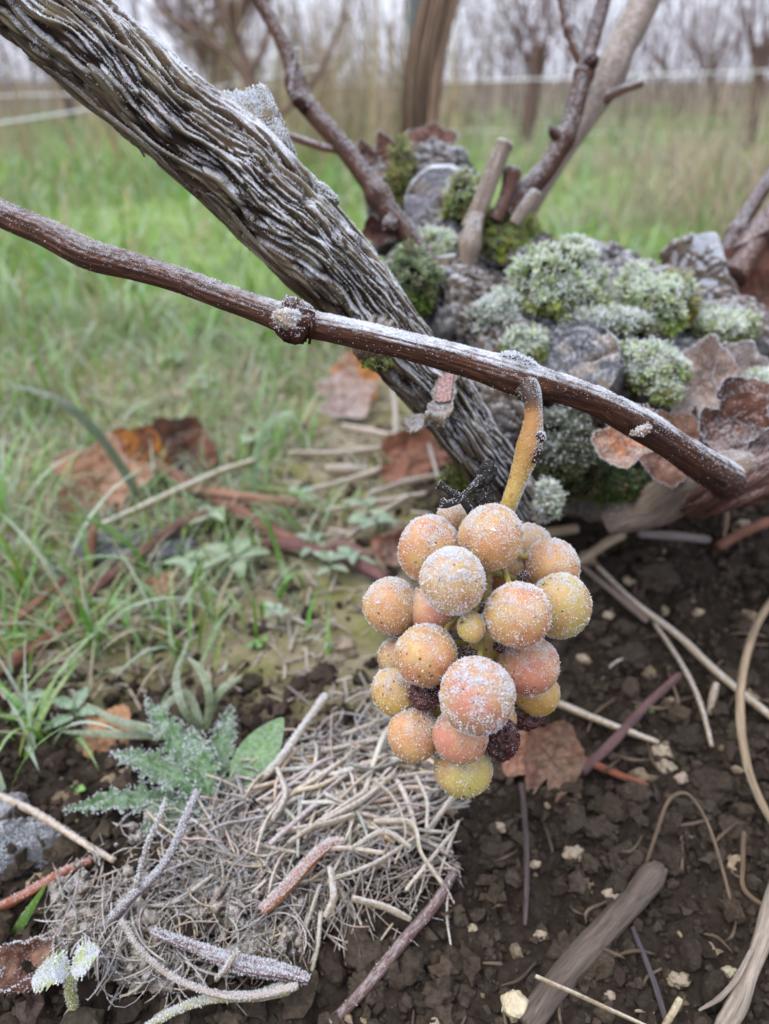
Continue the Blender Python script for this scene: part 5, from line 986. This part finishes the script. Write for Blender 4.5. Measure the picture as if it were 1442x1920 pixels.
# broad leaves
def leaf_blade(c0, heading, L, W, col, toothed=0., curl=.6, up=.35, nu=30, nv=9, seed=0, shape=1., pucker=.0):
    t = np.linspace(0, 1, nu); prof = np.sin(np.pi * np.clip(t * .97 + .02, 0, 1) ** (.75 * shape)) ** .8; edge = 1 + toothed * (np.abs(((t * 9 + .3 * np.sin(t * 9)) % 1) - .5) * 2 - .5) + toothed * .5 * (vnoise(np.stack([t * 30, 0 * t + seed, 0 * t], -1)) - .5)
    v = np.linspace(-1, 1, nv); w = (W * prof * edge)[:, None] * v[None]; ang = up - curl * t; h = nrm(np.array([heading[0], heading[1], 0.])); s = np.array([-h[1], h[0], 0]); x = np.cumsum(np.cos(ang)) * L / nu; z = np.cumsum(np.sin(ang)) * L / nu
    zz = z[:, None] + .25 * np.abs(w) + pucker * W * (vnoise(np.stack([t[:, None] * 14 + 0 * v, v[None] * 2.5 + 0 * t[:, None], 0 * w + seed], -1)) - .5)
    V = np.array(c0) + h * x[:, None, None] + s * w[..., None] + np.array([0, 0, 1.]) * zz[..., None]
    i = np.arange(nu - 1)[:, None] * nv; j = np.arange(nv - 1)[None]; F = np.stack([i + j, i + nv + j, i + nv + j + 1, i + j + 1], -1).reshape(-1, 4)
    rib = np.exp(-(v / .12) ** 2)[None, :, None]; c = np.array(col) * (1 + .45 * rib + 0 * t[:, None, None]); return Acc().add(V.reshape(-1, 3), F, np.clip(c, 0, .9).reshape(-1, 3))
ros = thing('weed_rosette', G(400, 1530), 'frosted weed rosette with toothed green leaves beside the straw', 'weed')
rc = G(400, 1525)
for k, (tx, ty, w, tooth, fr, col, up) in enumerate([(445, 1385, .0052, .5, 700, (.075, .16, .05), .5), (290, 1405, .0055, .55, 800, (.08, .17, .055), .5), (225, 1490, .0058, .5, 900, (.075, .16, .05), .45), (130, 1570, .0055, .45, 800, (.07, .15, .05), .35), (250, 1600, .0050, .5, 600, (.075, .16, .05), .3), (370, 1440, .0050, .5, 600, (.085, .18, .055), .7), (340, 1600, .0040, .5, 300, (.09, .19, .05), .3)]):
    tp = G(tx, ty); hd = tp - rc; L = np.linalg.norm(hd[:2]); a = leaf_blade(rc + np.array([0, 0, .002 + .002 * (k % 3)]), hd, L, w * .78, col, tooth * 1.5, .7, up + .1, 36, 11, k, 1., .6); o = ob('leaf', a, M['weed_leaf'], ros)
    V, F = tri_arrays(a); p_, N_ = scatter(V, F, fr // 2, lambda c, n: .05 + sstep(.52, .64, fbm(c * 260, 2))); b = Acc(); crystals(b, p_, N_ * np.sign(N_[:, 2:3]), .00045, 1.); e = a.arrays()[0].reshape(36, 11, 3)[:, [0, 10]].reshape(-1, 3); e = np.repeat(e, 4, 0) + RNG.normal(size=(len(e) * 4, 3)) * .0004; crystals(b, e, np.tile([[0, 0, 1.]], (len(e), 1)), .0006, 1.4); ob('frost', b.mesh('frost', False), M['frost'], o, kind='stuff')
a = leaf_blade(G(445, 1500, .004), G(545, 1385) - G(445, 1500), .028, .0068, (.11, .25, .05), 0, .5, .62, 36, 11, 3); pl = thing('plantain', G(445, 1500), 'smooth oval green leaf beside the frosted toothed weed', 'plant'); ob('leaf', a, M['grass'], pl)
a = Acc(); add_tube(a, spline([G(420, 1530), G(432, 1515, .002), G(446, 1500, .0045)], 8), .0009, 8, (.2, .28, .1)); ob('leaf_stem', a, M['grass'], pl)
# seedlings and broad leaved weeds on the grassy side
def seedling(label, px, py, leaves, L, col=(.22, .36, .17), group=None, h=.012, frost=60, W=.45):
    p = G(px, py); r = thing('seedling', p, label, 'seedling', group); a = Acc(); add_tube(a, spline([p, p + np.array([.001, 0, h * .5]), p + np.array([0, 0, h])], 8), .0007, 7, np.array(col) * .8); ob('stem', a, M['grass'], r); a0 = RNG.uniform(0, 6.28)
    for k in range(leaves):
        th = a0 + k * 6.28 / leaves + RNG.normal() * .25; a = leaf_blade(p + np.array([0, 0, h * (.6 + .4 * k / leaves)]), (math.cos(th), math.sin(th)), L * RNG.uniform(.75, 1.15), L * W * .5, np.array(col) * RNG.uniform(.8, 1.2), 0, .6, .35, 14, 7, k); o = ob('leaf', a, M['weed_leaf'], r)
        if frost: frost_on(a, o, frost, .0006, None)
SDG = 'pale green seedlings on the mossy ground'
for k, (px, py, l) in enumerate([(400, 995, .016), (440, 1075, .018), (365, 1085, .014), (560, 960, .011), (690, 985, .013), (660, 1075, .012), (705, 1010, .013), (480, 850, .012), (150, 1370, .011), (65, 1350, .010), (590, 1050, .010), (330, 690, .015), (380, 740, .014), (520, 1180, .008), (620, 1090, .010)]):
    seedling('small pale green broad leaved seedling on the mossy ground', px, py, 4 + k % 2, l, (.20 + .05 * RNG.random(), .34, .17), SDG)
for k, (px, py) in enumerate([(145, 1490), (172, 1528), (475, 1215), (490, 1212), (1205, 1340)]):
    seedling('tiny bright green sprout on bare soil', px, py, 2, .0035, (.16, .34, .06), 'tiny sprouts on the soil', .003, 0, .9)
fs_ = thing('seedling', G(140, 1895), 'yellow green forked seedling crowned with thick frost by the curled leaf', 'seedling'); b0 = G(142, 1900)
top = P(132, 1822, depth_of(b0) * .955)
a = Acc(); add_tube(a, spline([b0, (b0 + top) / 2 + np.array([-.0006, 0, 0]), top], 14), np.linspace(.0011, .0014, 14), 14, (.42, .42, .12)); o = ob('stem', a, M['weed_leaf'], fs_); frost_on(a, o, 500, .0004, None)
for k, (px, py) in enumerate([(72, 1836), (182, 1788), (100, 1815)]):
    q1 = P(px, py, depth_of(top) - .002 * (k - 1)); hd = q1 - top; L = np.linalg.norm(hd) * 1.15; a = leaf_blade(top, hd, L, .0040 if k < 2 else .003, (.36, .40, .16), .8, .5, math.atan2(hd[2], np.linalg.norm(hd[:2])) + .3, 20, 9, k, 1.3); o = ob('leaf', a, M['weed_leaf'], fs_); frost_on(a, o, 650, .0006, lambda c, n: .15 + sstep(.45, .6, fbm(c * 500, 2)))
a = Acc(); TV, TF = lump(3, 77, .3); a.add(TV * .0022 + b0 + np.array([0, -.001, .0006]), TF, (.34, .26, .17)); ob('pebble', a, M['stone'], label='pale crumb of earth at the foot of the forked seedling', cat='pebble')
# short turf, moss and leaf litter: uncountable
a = Acc(); n = 21000; x = RNG.uniform(-.5, .45, n); y = RNG.uniform(.2, .75, n); dens = (1 - soilness(x, y)) * sstep(.40, .62, fbm(np.stack([x * 11, y * 11, 0 * x + 2], -1), 3) + .25 * sstep(.35, .7, y) + .10 * sstep(-.05, -.25, x)); k_ = RNG.random(n) < dens; x, y = x[k_], y[k_]
blades(a, np.stack([x, y, gz(x, y)], -1), RNG.uniform(0, 6.28, len(x)), RNG.uniform(.006, .042, len(x)), RNG.uniform(.0003, .0010, len(x)), green_cols(len(x), .3, .22), RNG.uniform(.1, 1.1, len(x)), RNG.uniform(.2, 1.3, len(x)), 5)
ob('short_grass', a.mesh('short_grass'), M['grass'], label='short sparse grass on the mossy ground left of the vine', cat='grass', kind='stuff')
a = Acc(); n = 9000; x = RNG.uniform(-.55, .2, n); y = RNG.uniform(.17, .8, n); k_ = RNG.random(n) < (1 - soilness(x, y)); x, y = x[k_], y[k_]; n = len(x)
straw_cols = np.array([.30, .235, .165]) * RNG.uniform(.5, 1.4, (n, 1)); TV = np.array([[-1, -.1, 0], [1, -.1, 0], [1, .1, .05], [-1, .1, .05]]); TF = np.array([[0, 1, 2, 3]]); az = RNG.uniform(0, 6.28, n)
rot = np.zeros((n, 3, 3)); rot[:, 0, 0] = np.cos(az); rot[:, 0, 1] = -np.sin(az); rot[:, 1, 0] = np.sin(az); rot[:, 1, 1] = np.cos(az); rot[:, 2, 2] = 1; rot[:, 2, 0] = RNG.normal(size=n) * .25
inst(a, TV, TF, np.stack([x, y, gz(x, y) + .0012], -1), (RNG.uniform(.002, .009, n))[:, None] * np.array([[1, .8, 1]]), rot, straw_cols); ob('plant_litter', a.mesh('plant_litter', False), M['litter'], label='bits of dry stem and leaf littering the mossy ground', cat='litter', kind='stuff')
a = Acc(); n = 36000; y = .6 * np.exp(RNG.random(n) * math.log(5.5 / .6)); x = RNG.uniform(-1, 1, n) * (y * .75 + .35); k_ = RNG.random(n) < (.25 + .9 * sstep(.38, .58, fbm(np.stack([x * 4.5, y * 3.2, 0 * x], -1), 3))); x, y = x[k_], y[k_]; n = len(x); sc_ = .55 + .35 * y
cols = green_cols(n, .40, .16 + 0 * x); pat = sstep(.5, .66, fbm(np.stack([x * 3 + 7, y * 2.4, 0 * x], -1), 3))[:, None]; cols = cols * (1 - .85 * pat) + np.array([.38, .345, .26]) * .85 * pat
blades(a, np.stack([x, y, gz(x, y)], -1), RNG.uniform(0, 6.28, n), RNG.uniform(.03, .10, n) * np.minimum(sc_, 1.4), RNG.uniform(.0012, .0030, n) * sc_, cols, RNG.uniform(.1, 1., n), RNG.uniform(.3, 1.4, n), 4)
ob('meadow_grass', a.mesh('meadow_grass'), M['far_grass'], label='blurred green grass between the vine rows', cat='grass', kind='stuff')

# ------------------------------------------------------------------ background: vine rows, wires, dry weeds
def dry_stems(acc, n, xr, yr, h, w, col, lean=.5):
    x = RNG.uniform(*xr, n); y = RNG.uniform(*yr, n); c = np.array(col) * RNG.uniform(.6, 1.3, (n, 1)) * (1 + .06 * RNG.normal(size=(n, 3)))
    blades(acc, np.stack([x, y, gz(x, y)], -1), RNG.uniform(0, 6.28, n), RNG.uniform(*h, n), RNG.uniform(*w, n), np.clip(c, .01, .8), RNG.uniform(0, lean, n), RNG.uniform(0, .7, n), 5)
a = Acc(); dry_stems(a, 2600, (-6, 6), (3.4, 8.5), (.10, .45), (.0015, .004), (.31, .26, .20), .8); dry_stems(a, 500, (-.35, .15), (1.7, 2.6), (.15, .5), (.0012, .003), (.36, .29, .19)); dry_stems(a, 900, (.40, 1.0), (.85, 1.5), (.10, .26), (.0008, .0020), (.42, .35, .25), .8); dry_stems(a, 1700, (-8, 8), (5., 11.), (.5, 1.7), (.0025, .006), (.17, .13, .14), .35); dry_stems(a, 800, (-2.8, 2.8), (2.4, 4.8), (.35, 1.2), (.0012, .0028), (.17, .13, .12), .7); dry_stems(a, 260, (-1.3, -.4), (1.5, 2.6), (.12, .4), (.001, .0026), (.36, .29, .19))
ob('dry_weeds', a.mesh('dry_weeds'), M['far_grass'], label='blurred tan dry weeds between the vine rows', cat='weeds', kind='stuff')
def bg_vine(label, x, y, h, r, ncane, lean=(0, 0), clen=(.5, 1.1), cr=(.0035, .006), col=(1, 1, 1), group=None, bark='far_bark', spread=.5, strips=0):
    z = float(gz(x, y)); v = thing('background_vine', (x, y, z), label, 'grapevine', group); n = 24; t = np.linspace(0, 1, n)[:, None]; wob = (fbm(np.stack([t[:, 0] * 3 + x * 9, 0 * t[:, 0], 0 * t[:, 0] + y], -1), 2) - .5)[:, None] * np.array([[.12, .06, 0]]) * h * 2
    pth = np.array([x, y, z - .02]) + np.concatenate([lean[0] * t, lean[1] * t, (h + .02) * t], 1) + wob * t; rr = r * (1.1 - .25 * t[:, 0] + .25 * np.exp(-((t[:, 0] - 1) / .12) ** 2))
    a = Acc(); add_tube(a, pth, rr, 40, col, disp=lambda rest, s, th: rr[:, None] * (.30 * (fbm(np.stack([np.cos(th)[None] * 3 + 0 * s[:, None] + x, np.sin(th)[None] * 3 + 0 * s[:, None], s[:, None] * 6 + 0 * th], -1), 3) - .5) * 2)); ob('trunk', a, M[bark], v)
    for k in range(strips):
        th = RNG.uniform(0, 6.28); i0 = RNG.integers(0, 10); i1 = min(n, i0 + RNG.integers(6, 14)); th_ = th + np.linspace(0, RNG.normal() * .5, i1 - i0); sp = pth[i0:i1] + np.stack([np.cos(th_), np.sin(th_), 0 * th_], -1) * (rr[i0:i1] * 1.08)[:, None]; a = Acc(); add_tube(a, sp, .0022 * np.sin(np.linspace(.3, 2.9, i1 - i0)), 6, np.array(col) * RNG.choice([.35, .6, 1.5, 2.])); ob('bark_strip', a, M[bark], v)
    for k in range(ncane):
        th = RNG.uniform(0, 6.28); L = RNG.uniform(*clen); i0 = RNG.integers(n // 2, n); b = pth[i0]; o1 = np.array([math.cos(th), math.sin(th) * .5, 0]) * spread
        pts = [b, b + o1 * L * .25 + np.array([0, 0, L * .2]), b + o1 * L * .45 + np.array([RNG.normal() * .05, RNG.normal() * .05, L * .6]), b + o1 * L * RNG.uniform(.4, .8) + np.array([RNG.normal() * .12, 0, L * RNG.uniform(.6, 1.)])]; a = Acc(); s = spline(pts, 14); c_ = np.array(col) * RNG.uniform(.8, 1.4) * np.array([1, .8, .75]); add_tube(a, s, np.linspace(RNG.uniform(*cr), .0015, 14), 4, c_, cap=False)
        for q in range(5):
            j = RNG.integers(3, 12); d_ = np.array([RNG.normal() * .12, RNG.normal() * .06, RNG.normal() * .12 + .05]); add_tube(a, spline([s[j], s[j] + d_ * .5 + np.array([0, 0, .02]), s[j] + d_], 6), np.linspace(.002, .0008, 6), 3, c_, cap=False)
        ob('cane', a, M[bark], v)
tb = P(772, 300, 1.0)
bg_vine('thick upright vine trunk with stringy bark right behind the mossy stump', .034, .93, .62, .0185, 9, (.03, .08), (.3, .7), (.002, .004), col=(1.35, 1.2, 1.0), spread=.8, strips=44)
bg_vine('dark blurred vine with a knobby head behind the pale upright cane', .50, 2.9, .30, .024, 14, (.0, .05), (.4, .9), (.003, .005), col=(1.0, .85, .8))
bg_vine('dark blurred twisted vine beyond the thick arm', -.46, 2.2, .36, .015, 18, (.10, .1), (.4, 1.), (.003, .005), col=(1.0, .9, .78))
bg_vine('dark blurred vine stump with bushy shoots above the dry weeds', 1.28, 2.9, .32, .024, 16, (0, .05), (.3, .8), (.003, .005), col=(1., .85, .9))
nv = thing('background_vine', P(575, 478, 1.0), 'thin dark curved vine rising behind the frosted knob of the arm', 'grapevine')
for k, rows in enumerate([[(578, 482, 1.0, 30), (530, 340, 1.0, 26), (482, 185, 1.02, 22), (452, 95, 1.03, 20), (395, -40, 1.05, 17)], [(482, 185, 1.02, 16), (440, 120, 1.04, 13), (380, 70, 1.06, 11), (300, 20, 1.1, 9)], [(470, 140, 1.02, 13), (500, 70, 1.02, 11), (505, -40, 1.04, 9)], [(500, 240, 1.01, 12), (590, 150, 1.03, 10), (640, 40, 1.06, 8), (650, -40, 1.08, 7)], [(452, 95, 1.03, 10), (430, 20, 1.0, 8), (445, -40, 1.0, 7)]]):
    p_, r_ = pixpath(rows, 40); a = Acc(); add_tube(a, p_, r_, 14, (.9, .78, .7)); ob('trunk' if k == 0 else 'cane', a, M['far_bark'], nv)
BG = 'blurred vines of the next rows'
for row, (yy, n0, dx) in enumerate([(3.4, 10, .85), (4.8, 11, .95), (6.6, 12, 1.15)]):
    for k in range(n0):
        xx = (k - (n0 - 1) / 2) * dx + RNG.normal() * .1 + .2 * row
        if row == 0 and min(abs(xx - .6), abs(xx - 1.45)) < .4: continue
        bg_vine('blurred bare vine with thin shoots in the rows behind', xx, yy + RNG.normal() * .1, RNG.uniform(.25, .45), RNG.uniform(.008, .014), 21, (RNG.normal() * .08, 0), (.35, 1.1), (.003, .006), np.array([1.0, .85, .88]) * RNG.uniform(.7, 1.2), BG, spread=.95)
def wire(label, a_, b_, r, col=(.85, .85, .9)):
    pth = np.linspace(a_, b_, 20); pth[:, 2] -= .01 * np.sin(np.linspace(0, np.pi, 20)); a = Acc(); add_tube(a, pth, r, 8, col); ob('trellis_wire', a, M['wire'], label=label, cat='wire')
wire('pale upper trellis wire running across behind the thick arm', P(-900, 205, 2.2), P(2400, 95, 2.5), .0022)
wire('pale lower trellis wire slanting behind the thick arm', P(-700, 330, .95), P(640, 118, 1.9), .0016)
wire('faint trellis wire across the right hand vines', P(700, 240, 2.6), P(2600, 262, 3.0), .0016)
def post(label, x, y, h, r, col):
    a = Acc(); z = float(gz(x, y)); add_tube(a, np.array([[x, y, z - .05], [x + .01, y, z + h * .5], [x + .015, y, z + h]]), np.array([r, r * .96, r * .92]), 20, col, disp=lambda rest, s, th: r * .08 * (fbm(np.stack([np.cos(th)[None] * 3 + 0 * s[:, None], np.sin(th)[None] * 3 + 0 * s[:, None], s[:, None] * 3 + 0 * th], -1), 2) - .5)); ob('trellis_post', a, M['wire'], label=label, cat='post')
post('bluish grey trellis post left of the upright trunk', .10, 3.1, 1.2, .03, (.20, .22, .26))
